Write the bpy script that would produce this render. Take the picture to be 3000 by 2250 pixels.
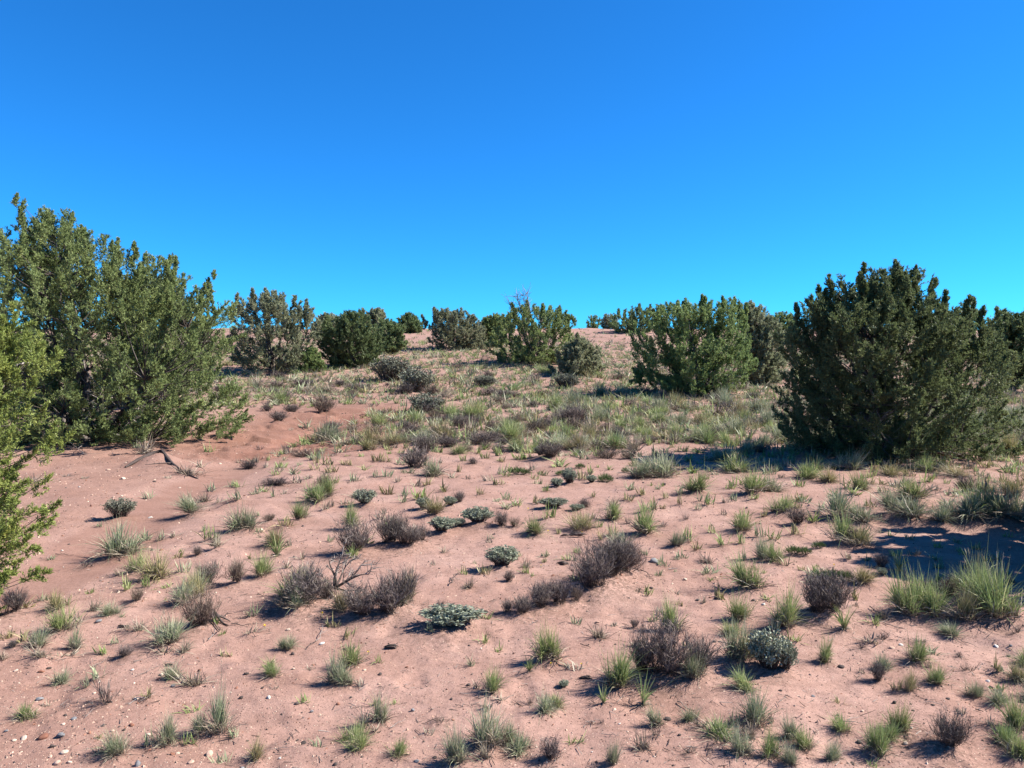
import bpy, math
import numpy as np
from math import radians, sin, cos, pi

for o in list(bpy.data.objects):
    bpy.data.objects.remove(o)
scene = bpy.context.scene
COL = scene.collection

# ------------------------------------------------------------------ camera, sky, sun, exposure
FPX, CU, CV = 2270.0, 1500.0, 1125.0          # focal length and centre in photograph pixels (3000 x 2250)
PITCH = math.atan(75.0 / FPX)                 # looking slightly down: true horizon at row 1050
CAMZ = 1.6
cam_d = bpy.data.cameras.new("camera")
cam_d.sensor_width = 36.0
cam_d.lens = 36.0 * FPX / 3000.0
cam_d.clip_start = 0.05
cam_d.clip_end = 9000.0
cam = bpy.data.objects.new("camera", cam_d)
cam.location = (0, 0, CAMZ)
cam.rotation_euler = (pi / 2 - PITCH, 0, 0)
COL.objects.link(cam)
scene.camera = cam

SUN_EL, SUN_AZ = radians(42), radians(85)     # azimuth clockwise from +Y (the view direction)
world = bpy.data.worlds.new("World")
scene.world = world
world.use_nodes = True
wn, wl = world.node_tree.nodes, world.node_tree.links
wn.clear()
sky = wn.new("ShaderNodeTexSky")
sky.sky_type = 'NISHITA'
sky.sun_disc = False
sky.sun_elevation = SUN_EL
sky.sun_rotation = SUN_AZ
sky.altitude = 1800
sky.air_density = 1.0
sky.dust_density = 0.0
sky.ozone_density = 4.5
tint = wn.new("ShaderNodeMixRGB")               # the deep polarised blue of the photograph
tint.blend_type = 'MULTIPLY'
tint.inputs[0].default_value = 1.0
tint.inputs[2].default_value = (0.17, 0.925, 1.56, 1)
bg = wn.new("ShaderNodeBackground")
bg.inputs["Strength"].default_value = 0.0505
wo = wn.new("ShaderNodeOutputWorld")
wl.new(sky.outputs[0], tint.inputs[1])
wl.new(tint.outputs[0], bg.inputs["Color"])
wl.new(bg.outputs[0], wo.inputs["Surface"])

sun_d = bpy.data.lights.new("sun", 'SUN')
sun_d.energy = 5.0
sun_d.angle = radians(0.53)
sun_d.color = (1.0, 0.95, 0.87)
sun = bpy.data.objects.new("sun", sun_d)
COL.objects.link(sun)
from mathutils import Vector
sdir = Vector((sin(SUN_AZ) * cos(SUN_EL), cos(SUN_AZ) * cos(SUN_EL), sin(SUN_EL)))
sun.rotation_euler = (-sdir).to_track_quat('-Z', 'Y').to_euler()
sun.location = (30, 5, 30)

scene.view_settings.view_transform = 'Standard'
scene.view_settings.look = 'None'
scene.view_settings.gamma = 1.0
scene.view_settings.use_curve_mapping = False
scene.view_settings.exposure = 1.5
scene.render.engine = 'CYCLES'
scene.cycles.max_bounces = 6
scene.cycles.diffuse_bounces = 3
scene.cycles.transmission_bounces = 4
scene.cycles.transparent_max_bounces = 4

R0 = np.random.default_rng(20)

# ------------------------------------------------------------------ numpy helpers
def norm(a):
    return a / np.maximum(np.linalg.norm(a, axis=-1, keepdims=True), 1e-9)

def _hash(ix, iy, seed):
    h = (ix.astype(np.int64) * 374761393 + iy.astype(np.int64) * 668265263 + seed * 1442695041) & 0xFFFFFFFF
    h = ((h ^ (h >> 13)) * 1274126177) & 0xFFFFFFFF
    h = h ^ (h >> 16)
    return (h & 0xFFFF) / 65535.0

def vnoise(x, y, seed=0):
    ix, iy = np.floor(x), np.floor(y)
    fx, fy = x - ix, y - iy
    fx, fy = fx * fx * (3 - 2 * fx), fy * fy * (3 - 2 * fy)
    ix, iy = ix.astype(np.int64), iy.astype(np.int64)
    a, b = _hash(ix, iy, seed), _hash(ix + 1, iy, seed)
    c, d = _hash(ix, iy + 1, seed), _hash(ix + 1, iy + 1, seed)
    return (a * (1 - fx) + b * fx) * (1 - fy) + (c * (1 - fx) + d * fx) * fy - 0.5

def fbm(x, y, seed=0, octv=4):
    s, a, f = 0, 1.0, 1.0
    for k in range(octv):
        s = s + a * vnoise(x * f + 17.3 * k, y * f - 9.1 * k, seed + k)
        a *= 0.5; f *= 2.03
    return s

# ------------------------------------------------------------------ terrain
_ys = np.linspace(-60, 400, 4601)
_zt = np.interp(_ys, [-60, 0, 10, 13, 17, 25, 32, 38, 48, 60, 66, 75, 100, 200, 400],
                [0, 0, 0, 0.02, 0.10, 0.5, 1.16, 1.76, 2.66, 3.75, 4.12, 3.9, 2.2, -2.0, -3.0])
_k = np.exp(-0.5 * (np.arange(-30, 31) / 12.0) ** 2); _k /= _k.sum()
_zt = np.convolve(np.pad(_zt, 30, mode='edge'), _k, 'valid')

def h_base(x, y):
    return np.interp(y, _ys, _zt) + 0.012 * np.clip(x, -4, 4) * np.exp(-np.clip(y, 0, None) / 9.0)

def px_ray(u, v):
    cx, cz = (np.asarray(u, float) - CU) / FPX, -(np.asarray(v, float) - CV) / FPX
    # camera forward (0, cos p, -sin p), up (0, sin p, cos p)
    y = cos(PITCH) + cz * sin(PITCH)
    z = -sin(PITCH) + cz * cos(PITCH)
    return cx / y, z / y                       # per metre of depth along +Y

def cast(u, v, hf):
    """first point of the terrain under the pixel (u, v) of the photograph"""
    sx, sz = px_ray(u, v)
    sx, sz = np.atleast_1d(sx), np.atleast_1d(sz)
    ts = np.concatenate([np.linspace(1.5, 12, 300), np.linspace(12.05, 95, 900)])
    X = sx[:, None] * ts; Z = CAMZ + sz[:, None] * ts
    below = Z <= hf(X, np.broadcast_to(ts, X.shape))
    i = np.where(below.any(1), below.argmax(1), 1100)
    i = np.clip(i, 1, len(ts) - 1)
    lo, hi = ts[i - 1], ts[i]
    for _ in range(14):
        m = 0.5 * (lo + hi)
        b = (CAMZ + sz * m) <= hf(sx * m, m)
        hi = np.where(b, m, hi); lo = np.where(b, lo, m)
    return sx * hi, hi

def at_depth(u, v, D):
    sx, sz = px_ray(u, v)
    return sx * D, CAMZ + sz * D

WASH_PX = np.array([(-330, 1790), (-120, 1745), (60, 1705), (200, 1640), (310, 1572), (410, 1512), (490, 1470), (560, 1430), (640, 1388), (720, 1352), (790, 1322), (860, 1290), (920, 1262), (985, 1235), (1060, 1212)], float)
wx, wy = cast(WASH_PX[:, 0], WASH_PX[:, 1], h_base)
WASH = np.stack([wx, wy], 1)
WASH = np.vstack([WASH[0] + (WASH[0] - WASH[1]) * 2, WASH])

def wash_dist(x, y):
    """distance to the wash centre line, and position along it (0..n)"""
    best = np.full(np.shape(x), 1e9); pos = np.zeros(np.shape(x)); side = np.zeros(np.shape(x))
    for i in range(len(WASH) - 1):
        a, b = WASH[i], WASH[i + 1]
        ab = b - a
        t = np.clip(((x - a[0]) * ab[0] + (y - a[1]) * ab[1]) / (ab @ ab), 0, 1)
        dx, dy = x - a[0] - t * ab[0], y - a[1] - t * ab[1]
        d = np.hypot(dx, dy)
        m = d < best
        best = np.where(m, d, best); pos = np.where(m, i + t, pos)
        side = np.where(m, ab[0] * dy - ab[1] * dx, side)
    return best, pos, side

def sstep(a, b, x):
    t = np.clip((x - a) / (b - a), 0, 1)
    return t * t * (3 - 2 * t)

def soil(x, y):
    """masks: smooth wash sand, bare red bank, gravelly crust"""
    d, pos, side = wash_dist(x, y)
    wob = 0.16 * fbm(x * 1.3, y * 1.3, 5, 3)
    fade = 1 - sstep(8.8, 10.8, pos)
    wash = (1 - sstep(0.30, 0.50, d + wob)) * fade
    red = np.exp(-(((d - 0.2) / 1.7) ** 2)) * sstep(9.0, 11.5, pos) * sstep(10, 13, y) * (1 - sstep(20, 24, y))
    red = np.clip(red * 1.35 + 0.35 * fbm(x * .8, y * .8, 8, 3) * (red > .05), 0, 1)
    grav = sstep(0.3, 0.8, d) * (side > 0) * (1 - sstep(2.5, 5.0, d)) * sstep(4.5, 6.0, y)
    near_l = (1 - sstep(3.6, 4.7, y + 0.35 * x + 1.0)) * sstep(0.2, 1.5, -x + 0.4 * fbm(x, y, 31, 2))
    grav = np.clip(grav + near_l * 0.8, 0, 1)
    return wash, red, grav, d, pos, side

MOUNDS = []            # x, y, radius, height - filled by the plants before the ground mesh is made

def h_smooth(x, y):
    x = np.asarray(x, float); y = np.asarray(y, float)
    z = h_base(x, y)
    d, pos, side = wash_dist(x, y)
    z = z - 0.065 * np.exp(-(d / 0.62) ** 2) * (1 - 0.5 * sstep(9, 13, pos))
    bank = sstep(9.5, 12, pos)
    z = z - bank * 0.07 * np.exp(-(d / 1.1) ** 2)
    z = z + 0.05 * fbm(x * 0.45 + 3, y * 0.45, 11, 3) * (1 + 0.03 * np.clip(y, 0, 40))
    return z

def h_full(x, y):
    x = np.asarray(x, float); y = np.asarray(y, float)
    z = h_smooth(x, y)
    wash, red, grav, d, pos, side = soil(x, y)
    rough = 1 - 0.85 * wash
    z = z + rough * (0.022 * fbm(x * 1.7, y * 1.7, 21, 3) + 0.013 * fbm(x * 7, y * 7, 22, 3) + 0.006 * fbm(x * 21, y * 21, 29, 2))
    pit = fbm(x * 4.2, y * 4.2, 23, 2)
    z = z - rough * 0.016 * sstep(0.12, 0.42, pit)
    z = z + red * (0.035 * np.abs(fbm(x * 6, y * 7, 28, 3)) + 0.022 * fbm(x * 13, y * 15, 30, 2) + 0.05 * fbm(x * 1.9, y * 3.1, 24, 4) - 0.06 * sstep(.06, .16, fbm(x * 1.9, y * 2.8, 27, 4)))
    far = sstep(16, 26, y)
    z = z + far * 0.10 * np.maximum(fbm(x * 1.1, y * 1.1, 25, 3), -0.1)
    for mx, my, mr, mh in MOUNDS:
        q = (x - mx) ** 2 + (y - my) ** 2
        m = q < (2.4 * mr) ** 2
        if m.any():
            z = np.where(m, z + mh * np.exp(-q / (mr * mr)), z)
    return z

# ------------------------------------------------------------------ mesh buffers
class Buf:
    def __init__(self):
        self.V, self.T, self.r, self.t, self.m, self.n = [], [], [], [], [], 0
    def add(self, V, T, r, t, m=0):
        if len(V) == 0: return
        self.V.append(np.asarray(V, np.float32)); self.T.append(np.asarray(T, np.int64) + self.n)
        self.r.append(np.asarray(r, np.float32)); self.t.append(np.asarray(t, np.float32))
        self.m.append(np.full(len(T), m, np.int32)); self.n += len(V)
    def arrays(self):
        return (np.concatenate(self.V), np.concatenate(self.T), np.concatenate(self.r), np.concatenate(self.t), np.concatenate(self.m))
    def mesh(self, name, mats, flat=False):
        V, T, r, t, m = self.arrays()
        return mesh_from(name, V, T, mats, {"rnd": r, "tt": t}, m, flat)

def mesh_from(name, V, T, mats, attrs=None, mi=None, flat=False):
    me = bpy.data.meshes.new(name)
    k = T.shape[1]
    me.vertices.add(len(V)); me.vertices.foreach_set("co", np.ascontiguousarray(V, np.float32).ravel())
    me.loops.add(T.size); me.loops.foreach_set("vertex_index", np.ascontiguousarray(T, np.int32).ravel())
    me.polygons.add(len(T)); me.polygons.foreach_set("loop_start", np.arange(0, T.size, k, dtype=np.int32))
    for a, val in (attrs or {}).items():
        at = me.attributes.new(a, 'FLOAT', 'POINT'); at.data.foreach_set("value", np.ascontiguousarray(val, np.float32))
    for mt in mats: me.materials.append(mt)
    if mi is not None and len(mats) > 1: me.polygons.foreach_set("material_index", np.ascontiguousarray(mi, np.int32))
    me.update(calc_edges=True)
    if flat: me.shade_flat()
    else: me.shade_smooth()
    return me

def link(name, data, parent=None):
    o = bpy.data.objects.new(name, data)
    COL.objects.link(o)
    if parent is not None: o.parent = parent
    return o

def tag(o, label=None, cat=None, group=None, kind=None):
    if label: o["label"] = label
    if cat: o["category"] = cat
    if group: o["group"] = group
    if kind: o["kind"] = kind
    return o

def blades(rng, base, dirn, L, W, droop=None, S=3, face=None):
    """n tapered strips ending in a point"""
    n = len(base); t = np.linspace(0, 1, S + 1)
    L = np.broadcast_to(L, n)[:, None, None]; W = np.broadcast_to(W, n)
    c = base[:, None] + dirn[:, None] * L * t[None, :, None]
    if droop is not None: c = c + droop[:, None] * L * (t ** 2)[None, :, None]
    f = rng.normal(size=(n, 3)) if face is None else face
    side = norm(np.cross(dirn, f))
    w = (0.75 + 0.9 * t - 1.65 * t ** 2)[None, :] * W[:, None] * 0.5
    w = np.maximum(w, 0)
    a = c[:, :S] - side[:, None] * w[:, :S, None]
    b = c[:, :S] + side[:, None] * w[:, :S, None]
    V = np.concatenate([np.stack([a, b], 2).reshape(n, 2 * S, 3), c[:, S:S + 1]], 1)
    loc = []
    for k in range(S - 1):
        loc += [(2 * k, 2 * k + 1, 2 * k + 3), (2 * k, 2 * k + 3, 2 * k + 2)]
    loc.append((2 * S - 2, 2 * S - 1, 2 * S))
    loc = np.array(loc); m = 2 * S + 1
    T = (np.arange(n)[:, None, None] * m + loc[None]).reshape(-1, 3)
    tt = np.tile(np.concatenate([np.repeat(t[:S], 2), [1.0]]), n)
    return V.reshape(-1, 3), T, np.repeat(rng.random(n), m), tt

def diamonds(rng, base, dirn, L, W, fold=None):
    """n leaves of two triangles, slightly folded"""
    n = len(base)
    L = np.broadcast_to(L, n)[:, None]; W = np.broadcast_to(W, n)[:, None]
    side = norm(np.cross(dirn, rng.normal(size=(n, 3)))); up = np.cross(side, dirn)
    mid = base + dirn * L * 0.55 + up * L * rng.normal(0, 0.1, (n, 1))
    V = np.stack([base, mid - side * W * .5, base + dirn * L, mid + side * W * .5], 1).reshape(-1, 3)
    T = (np.arange(n)[:, None, None] * 4 + np.array([(0, 1, 2), (0, 2, 3)])[None]).reshape(-1, 3)
    return V, T, np.repeat(rng.random(n), 4), np.tile([0, .5, 1, .5], n)

def tris1(rng, base, dirn, L, W):
    n = len(base)
    L = np.broadcast_to(L, n)[:, None]; W = np.broadcast_to(W, n)[:, None]
    side = norm(np.cross(dirn, rng.normal(size=(n, 3))))
    V = np.stack([base - side * W * .5, base + side * W * .5, base + dirn * L], 1).reshape(-1, 3)
    return V, np.arange(3 * n).reshape(n, 3), np.repeat(rng.random(n), 3), np.tile([0, 0, 1.], n)

def tubes(rng, P, R, sides=4):
    """n tubes along paths P (n,k,3) with radii R (n,k)"""
    n, k, _ = P.shape
    tan = norm(np.gradient(P, axis=1))
    ref = np.where(np.abs(tan[..., 2:3]) > 0.9, np.array([1., 0, 0]), np.array([0, 0, 1.]))
    s = norm(np.cross(tan, ref)); u = np.cross(s, tan)
    an = np.arange(sides) * 2 * pi / sides
    V = P[:, :, None] + R[:, :, None, None] * (np.cos(an)[None, None, :, None] * s[:, :, None] + np.sin(an)[None, None, :, None] * u[:, :, None])
    i, j = np.meshgrid(np.arange(k - 1), np.arange(sides), indexing='ij'); i = i.ravel(); j = j.ravel(); j2 = (j + 1) % sides
    q = np.concatenate([np.stack([i * sides + j, i * sides + j2, (i + 1) * sides + j2], 1), np.stack([i * sides + j, (i + 1) * sides + j2, (i + 1) * sides + j], 1)])
    T = (np.arange(n)[:, None, None] * (k * sides) + q[None]).reshape(-1, 3)
    tt = np.tile(np.repeat(np.linspace(0, 1, k), sides), n)
    return V.reshape(-1, 3), T, np.repeat(rng.random(n), k * sides), tt

def bez(a, b, c, d, k):
    t = np.linspace(0, 1, k)[None, :, None]
    return (1 - t) ** 3 * a[:, None] + 3 * (1 - t) ** 2 * t * b[:, None] + 3 * (1 - t) * t * t * c[:, None] + t ** 3 * d[:, None]

# ------------------------------------------------------------------ materials
def mat_new(name):
    m = bpy.data.materials.new(name); m.use_nodes = True
    nt = m.node_tree; nt.nodes.clear()
    return m, nt, nt.nodes, nt.links

def ramp(nodes, stops, interp='LINEAR'):
    r = nodes.new("ShaderNodeValToRGB"); r.color_ramp.interpolation = interp
    e = r.color_ramp.elements
    while len(e) < len(stops): e.new(0.5)
    for q, (p, c) in zip(e, stops):
        q.position = p; q.color = (*c, 1)
    return r

def leafy(name, stops, base=None, base_to=0.3, tip=None, trans=0.25, rough=0.55, obj_var=0.25, spec=0.3):
    """plant material: colour by blade, a different colour at the blade's foot, a little variation from plant to plant"""
    m, nt, N, L = mat_new(name)
    a = N.new("ShaderNodeAttribute"); a.attribute_name = "rnd"
    t = N.new("ShaderNodeAttribute"); t.attribute_name = "tt"
    rp = ramp(N, stops); L.new(a.outputs["Fac"], rp.inputs[0])
    col = rp.outputs[0]
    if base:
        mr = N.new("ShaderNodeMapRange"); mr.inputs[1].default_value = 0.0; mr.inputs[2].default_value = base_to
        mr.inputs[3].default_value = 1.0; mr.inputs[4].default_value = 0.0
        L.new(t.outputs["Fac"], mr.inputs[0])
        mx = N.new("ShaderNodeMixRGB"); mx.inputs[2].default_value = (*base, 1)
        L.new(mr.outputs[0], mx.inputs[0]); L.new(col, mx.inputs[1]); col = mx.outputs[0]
    if tip:
        mr = N.new("ShaderNodeMapRange"); mr.inputs[1].default_value = 0.65; mr.inputs[2].default_value = 1.0
        mr.inputs[3].default_value = 0.0; mr.inputs[4].default_value = 0.7
        L.new(t.outputs["Fac"], mr.inputs[0])
        mx = N.new("ShaderNodeMixRGB"); mx.inputs[2].default_value = (*tip, 1)
        L.new(mr.outputs[0], mx.inputs[0]); L.new(col, mx.inputs[1]); col = mx.outputs[0]
    oi = N.new("ShaderNodeObjectInfo")
    v = N.new("ShaderNodeMapRange"); v.inputs[3].default_value = 1 - obj_var; v.inputs[4].default_value = 1 + obj_var
    L.new(oi.outputs["Random"], v.inputs[0])
    hs = N.new("ShaderNodeHueSaturation"); L.new(v.outputs[0], hs.inputs["Value"]); L.new(col, hs.inputs["Color"])
    hv = N.new("ShaderNodeMapRange"); hv.inputs[3].default_value = 0.488; hv.inputs[4].default_value = 0.512
    pm = N.new("ShaderNodeMath"); pm.operation = 'PINGPONG'; pm.inputs[1].default_value = 0.37
    L.new(oi.outputs["Random"], pm.inputs[0]); pm2 = N.new("ShaderNodeMath"); pm2.operation = 'MULTIPLY'; pm2.inputs[1].default_value = 2.7
    L.new(pm.outputs[0], pm2.inputs[0]); L.new(pm2.outputs[0], hv.inputs[0]); L.new(hv.outputs[0], hs.inputs["Hue"])
    p = N.new("ShaderNodeBsdfPrincipled"); p.inputs["Roughness"].default_value = rough
    p.inputs["Specular IOR Level"].default_value = spec
    L.new(hs.outputs[0], p.inputs["Base Color"])
    out = N.new("ShaderNodeOutputMaterial")
    if trans > 0:
        tr = N.new("ShaderNodeBsdfTranslucent"); L.new(hs.outputs[0], tr.inputs["Color"])
        ms = N.new("ShaderNodeMixShader"); ms.inputs[0].default_value = trans
        L.new(p.outputs[0], ms.inputs[1]); L.new(tr.outputs[0], ms.inputs[2]); L.new(ms.outputs[0], out.inputs[0])
    else:
        L.new(p.outputs[0], out.inputs[0])
    return m

def plain(name, stops, rough=0.85, nscale=30, bump=0.3, obj=True):
    """mottled solid: wood, stone"""
    m, nt, N, L = mat_new(name)
    tc = N.new("ShaderNodeTexCoord")
    nz = N.new("ShaderNodeTexNoise"); nz.inputs["Scale"].default_value = nscale; nz.inputs["Detail"].default_value = 5
    L.new(tc.outputs["Object"], nz.inputs["Vector"])
    rp = ramp(N, stops)
    a = N.new("ShaderNodeAttribute"); a.attribute_name = "rnd"
    ad = N.new("ShaderNodeMath"); ad.operation = 'MULTIPLY_ADD'; ad.inputs[1].default_value = 0.6; 
    sb = N.new("ShaderNodeMath"); sb.operation = 'SUBTRACT'; sb.inputs[1].default_value = 0.3
    L.new(nz.outputs["Fac"], sb.inputs[0]); L.new(a.outputs["Fac"], ad.inputs[0]); L.new(sb.outputs[0], ad.inputs[2])
    L.new(ad.outputs[0], rp.inputs[0])
    bp = N.new("ShaderNodeBump"); bp.inputs["Strength"].default_value = bump; bp.inputs["Distance"].default_value = 0.01
    L.new(nz.outputs["Fac"], bp.inputs["Height"])
    p = N.new("ShaderNodeBsdfPrincipled"); p.inputs["Roughness"].default_value = rough; p.inputs["Specular IOR Level"].default_value = 0.25
    L.new(rp.outputs[0], p.inputs["Base Color"]); L.new(bp.outputs[0], p.inputs["Normal"])
    out = N.new("ShaderNodeOutputMaterial"); L.new(p.outputs[0], out.inputs[0])
    return m

M = {}
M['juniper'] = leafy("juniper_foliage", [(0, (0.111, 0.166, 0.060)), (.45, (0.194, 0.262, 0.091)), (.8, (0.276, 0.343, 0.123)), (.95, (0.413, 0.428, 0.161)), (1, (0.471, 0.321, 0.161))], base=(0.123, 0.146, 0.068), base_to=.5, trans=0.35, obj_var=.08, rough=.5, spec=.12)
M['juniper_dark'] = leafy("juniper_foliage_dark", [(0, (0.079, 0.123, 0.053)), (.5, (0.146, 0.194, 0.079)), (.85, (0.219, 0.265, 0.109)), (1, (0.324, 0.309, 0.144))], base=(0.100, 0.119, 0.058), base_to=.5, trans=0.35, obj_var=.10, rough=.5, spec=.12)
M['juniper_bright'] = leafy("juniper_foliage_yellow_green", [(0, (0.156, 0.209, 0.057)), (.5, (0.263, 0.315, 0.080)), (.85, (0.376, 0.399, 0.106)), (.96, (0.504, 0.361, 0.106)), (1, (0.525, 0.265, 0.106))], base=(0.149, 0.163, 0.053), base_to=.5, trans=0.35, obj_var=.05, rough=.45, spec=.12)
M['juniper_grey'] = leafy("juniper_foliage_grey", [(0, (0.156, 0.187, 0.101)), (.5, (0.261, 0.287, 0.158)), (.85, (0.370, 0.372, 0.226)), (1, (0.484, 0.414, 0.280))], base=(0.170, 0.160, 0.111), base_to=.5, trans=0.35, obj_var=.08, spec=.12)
M['bark'] = plain("juniper_bark", [(0, (0.027, 0.021, 0.018)), (.5, (0.071, 0.055, 0.046)), (1, (0.140, 0.121, 0.111))], nscale=14, bump=.6)
M['deadwood'] = plain("bleached_dead_wood", [(0, (0.120, 0.099, 0.088)), (.5, (0.224, 0.194, 0.175)), (1, (0.344, 0.307, 0.278))], nscale=25)
M['darkwood'] = plain("weathered_dark_wood", [(0, (0.022, 0.017, 0.015)), (.5, (0.062, 0.045, 0.039)), (1, (0.141, 0.103, 0.086))], nscale=40)
M['grass'] = leafy("green_grass_blades", [(0, (0.126, 0.173, 0.057)), (.5, (0.194, 0.251, 0.085)), (.72, (0.268, 0.324, 0.125)), (1, (0.405, 0.377, 0.204))], base=(0.246, 0.190, 0.124), base_to=.30, tip=(0.335, 0.351, 0.168), trans=.3, obj_var=.14)
M['grass_blue'] = leafy("grey_green_grass_blades", [(0, (0.143, 0.179, 0.096)), (.5, (0.218, 0.251, 0.140)), (.72, (0.296, 0.317, 0.188)), (1, (0.452, 0.396, 0.296))], base=(0.249, 0.194, 0.149), base_to=.32, tip=(0.373, 0.358, 0.245), trans=.25, obj_var=.14)
M['grass_olive'] = leafy("olive_grass_blades", [(0, (0.139, 0.140, 0.055)), (.5, (0.221, 0.211, 0.091)), (.72, (0.312, 0.273, 0.135)), (1, (0.438, 0.338, 0.205))], base=(0.218, 0.150, 0.101), base_to=.35, tip=(0.380, 0.307, 0.172), trans=.25, obj_var=.15)
M['thatch'] = leafy("dry_grass_thatch", [(0, (0.094, 0.067, 0.050)), (.4, (0.179, 0.139, 0.106)), (.8, (0.290, 0.232, 0.167)), (1, (0.430, 0.356, 0.263))], base=(0.056, 0.041, 0.034), base_to=.4, trans=.1, obj_var=.15)
M['straw'] = leafy("pale_straw", [(0, (0.169, 0.138, 0.096)), (.5, (0.253, 0.213, 0.151)), (1, (0.380, 0.330, 0.248))], trans=.15, obj_var=.1)
M['twig'] = leafy("grey_purple_dry_twigs", [(0, (0.074, 0.056, 0.054)), (.5, (0.132, 0.104, 0.092)), (.85, (0.193, 0.157, 0.135)), (1, (0.290, 0.246, 0.203))], base=(0.039, 0.029, 0.027), base_to=.35, tip=(0.238, 0.191, 0.155), trans=0, obj_var=.15, rough=.8)
M['twig_brown'] = leafy("brown_dry_twigs", [(0, (0.101, 0.068, 0.050)), (.5, (0.171, 0.125, 0.091)), (.85, (0.248, 0.189, 0.140)), (1, (0.326, 0.265, 0.205))], base=(0.046, 0.032, 0.025), base_to=.35, tip=(0.263, 0.205, 0.152), trans=0, obj_var=.12, rough=.8)
M['sage'] = leafy("silver_sage_leaves", [(0, (0.148, 0.170, 0.116)), (.5, (0.217, 0.238, 0.167)), (.85, (0.286, 0.306, 0.220)), (1, (0.377, 0.385, 0.279))], trans=.1, obj_var=.12, rough=.7)
M['sagebrush'] = leafy("grey_green_sagebrush_leaves", [(0, (0.099, 0.111, 0.076)), (.5, (0.149, 0.159, 0.113)), (.85, (0.204, 0.208, 0.153)), (1, (0.273, 0.254, 0.196))], trans=.1, obj_var=.12, rough=.7)
M['cushion'] = leafy("dark_green_cushion_leaves", [(0, (0.044, 0.081, 0.024)), (.5, (0.077, 0.128, 0.038)), (.9, (0.121, 0.180, 0.057)), (1, (0.194, 0.208, 0.095))], base=(0.048, 0.047, 0.024), base_to=.4, trans=.2, obj_var=.12)
M['petal'] = leafy("yellow_petals", [(0, (.75, .50, .03)), (1, (.85, .62, .06))], trans=.2, obj_var=.05)
for nm, a, b, c in (("pale", (.42, .29, .21), (.60, .44, .335), (.76, .62, .49)), ("white", (.55, .49, .42), (.68, .62, .55), (.78, .73, .67)),
                    ("dark", (.05, .038, .034), (.10, .075, .065), (.17, .13, .115)), ("grey", (.13, .125, .13), (.22, .215, .22), (.32, .31, .31)),
                    ("reddish", (.20, .085, .055), (.31, .14, .09), (.42, .22, .15)), ("sandy", (.40, .25, .18), (.54, .35, .26), (.68, .47, .36))):
    M['stone_' + nm] = plain(nm + "_stone", [(0, tuple(.64 * q for q in a)), (.5, tuple(.64 * q for q in b)), (1, tuple(.64 * q for q in c))], nscale=2.2, bump=.35)

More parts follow.
